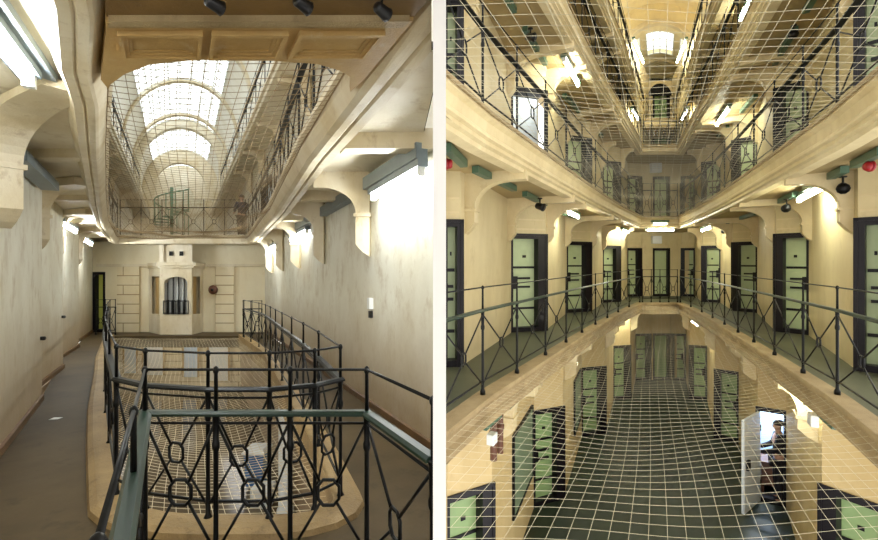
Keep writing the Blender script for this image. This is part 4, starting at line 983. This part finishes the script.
def person(loc, heading, label, top, legs, hands, height=1.75, extra=None):
    """A standing figure; hands = two local points (x right, y forward, z up) for the hands."""
    root = empty('person', loc, label, 'person'); s = height / 1.75
    V = []; E = []; RD = []
    def add(p, r, parent=None):
        V.append(Vector(p) * s); RD.append(tuple(x * s for x in r) if isinstance(r, tuple) else r * s)
        if parent is not None: E.append((parent, len(V) - 1))
        return len(V) - 1
    pel = add((0, 0, .95), (.15, .11)); wa = add((0, 0, 1.1), (.135, .1), pel); ch = add((0, .01, 1.32), (.165, .115), wa); nk = add((0, 0, 1.47), .055, ch); nk2 = add((0, .015, 1.53), .05, nk)
    h1 = add((0, .025, 1.6), (.072, .085), nk2); h2 = add((0, .02, 1.68), (.076, .092), h1); add((0, .01, 1.745), (.05, .06), h2)
    add((0, .115, 1.615), (.012, .012), h1)
    idx = {}
    for sd, hp in ((-1, hands[0]), (1, hands[1])):
        sh = add((sd * .185, 0, 1.41), .062, ch); hp = Vector(hp); S = Vector((sd * .185, 0, 1.41)); mid = (S + hp) / 2 + Vector((sd * .07, -.1, -.06))
        el_ = add(mid, .043, sh); wr_ = add(hp, .028, el_); d = (hp - mid).normalized(); pm = add(hp + d * .06, (.036, .02), wr_)
        side = Vector((1, 0, 0)) if abs(d.x) < .7 else Vector((0, 1, 0))
        for k, l in enumerate((.06, .075, .07, .055)):
            f0 = add(hp + d * .1 + side * (k - 1.5) * .019, .009, pm); f1 = add(hp + d * (.1 + l * .5) + side * (k - 1.5) * .02 - UP * .008, .008, f0); add(hp + d * (.1 + l) + side * (k - 1.5) * .02 - UP * .025, .007, f1)
        t0 = add(hp + d * .05 - side * sd * .04, .01, pm); add(hp + d * .09 - side * sd * .055, .008, t0)
        hpj = add((sd * .095, 0, .88), .092, pel); kn = add((sd * .1, .02, .5), .062, hpj); an = add((sd * .105, -.02, .09), .04, kn); add((sd * .11, .13, .035), (.04, .03), an)
        idx[sd] = (sh, el_, wr_, hpj, kn, an)
    rot = Matrix.Rotation(heading, 4, 'Z')
    def link(nm, me, mat):
        me.transform(rot); me.materials.append(M[mat]); o = bpy.data.objects.new(nm, me); COL.objects.link(o); o.parent = root; return o
    link('body', skin_mesh('body', V, E, RD), 'skin')
    def sub(keys, grow, sub_v=None):
        mp = {k: i for i, k in enumerate(keys)}; return [V[k] for k in keys], [(mp[a], mp[b]) for a, b in E if a in mp and b in mp], [tuple(x + grow for x in RD[k]) if isinstance(RD[k], tuple) else RD[k] + grow for k in keys]
    kt = [pel, wa, ch, nk] + [i for sd in (-1, 1) for i in idx[sd][:3]]
    link('jacket', skin_mesh('jacket', *sub(kt, .022)), top)
    kl_ = [pel] + [i for sd in (-1, 1) for i in idx[sd][3:6]]
    link('trousers', skin_mesh('trousers', *sub(kl_, .018)), legs)
    for sd in (-1, 1):
        mb = MB(); a = Vector((sd * .105, -.02, 0)) * s
        mb.loft([[a + Vector((x * .05 * w, y, z)) * s for x in (-1, 1)] + [a + Vector((x * .05 * w, y, z2)) * s for x in (1, -1)] for y, w, z, z2 in ((-.08, .7, 0, .09), (-.02, 1, 0, .11), (.08, 1.05, 0, .08), (.17, 1, 0, .05), (.21, .6, 0, .03))])
        link('shoe', mb.mesh('shoe'), 'shoe')
    mb = MB(); c = Vector((0, .005, 1.655)) * s
    for j in range(5):
        pass
    secs = [[c + Vector((.098 * math.cos(x) * math.cos(q), .112 * math.sin(x) * math.cos(q) - .012, .115 * math.sin(q))) * s for x in frange(0, 2 * PI, 12)[:-1]] for q in (.05, .4, .75, 1.1, 1.45)]
    mb.loft(secs, smooth=True); link('hair', mb.mesh('hair'), 'hair')
    for sd in (-1, 1):
        mb = MB(); mb.lathe(Vector((sd * .032, .105, 1.64)) * s, [(.004, -.008), (.011, 0), (.004, .008)], 8); link('eye', mb.mesh('eye'), 'black')
        mb = MB(); mb.lathe(Vector((sd * .088, .01, 1.62)) * s, [(.006, -.03), (.016, 0), (.008, .03)], 8); link('ear', mb.mesh('ear'), 'skin')
    mb = MB(); mb.tube([Vector((-.025, .105, 1.573)) * s, Vector((.025, .105, 1.573)) * s], .007, 5); link('mouth', mb.mesh('mouth'), 'pink')
    return root
person(L.P(2.38, 16.9, 3.52), .9, 'person in a navy jacket standing at the far railing of the overhead gallery', 'navy', 'dark_cloth', ((-.14, .3, 1.12), (.14, .32, 1.12)))
o, U, O, W = CELL
person(o + U * W * .24 + O * .16, math.atan2(U.y, U.x) - PI / 2 + .1, 'person in dark clothes standing in the open ground floor doorway', 'dark_cloth', 'dark_cloth', ((-.12, .34, 1.05), (.12, .32, 1.08)), 1.95)

# hub the wings open from, behind the camera
mb = MB(); mb.box((0, 0, 0), (1, 0, 0), (0, 1, 0), UP, -6.5, 6.5, -6, .7, -.5, -.3); struct('floor', mb, 'floor_l')
mb = MB(); mb.box((0, 0, 0), (1, 0, 0), (0, 1, 0), UP, -6.5, 6.5, -6, .9, 4.0, 4.2); struct('ceiling', mb, 'soffit_l')
for nm, x in (('wall_left', -6.5), ('wall_right', 6.5)):
    mb = MB(); mb.box((x, 0, 0), (1, 0, 0), (0, 1, 0), UP, -.15, .15, -6, .9, -.3, 4.0); struct(nm, mb, 'wall_l')
# ================================================================== PARTITION BETWEEN THE WINGS, LIGHT
ry = lambda px, Y: Vector(((px - 439.0) / F * Y, Y))
mb = MB(); pq = [ry(433.0, 1.9), ry(446.0, 1.9), ry(444.5, 2.0), ry(444.2, 7.2), ry(434.0, 7.2), ry(433.8, 2.0)]
mb.hexa([Vector((p.x, p.y, -6)) for p in pq], [Vector((p.x, p.y, 15)) for p in pq]); struct('wall_middle', mb, 'white')

wd = bpy.data.worlds.new('sky'); SC.world = wd; wd.use_nodes = True
bg = wd.node_tree.nodes['Background']; bg.inputs[0].default_value = (1.0, 0.985, 0.95, 1); bg.inputs[1].default_value = 2.9
SC.cycles.max_bounces = 10; SC.cycles.diffuse_bounces = 6; SC.cycles.transparent_max_bounces = 16
SC.cycles.use_denoising = True
SC.cycles.sample_clamp_indirect = 6.0
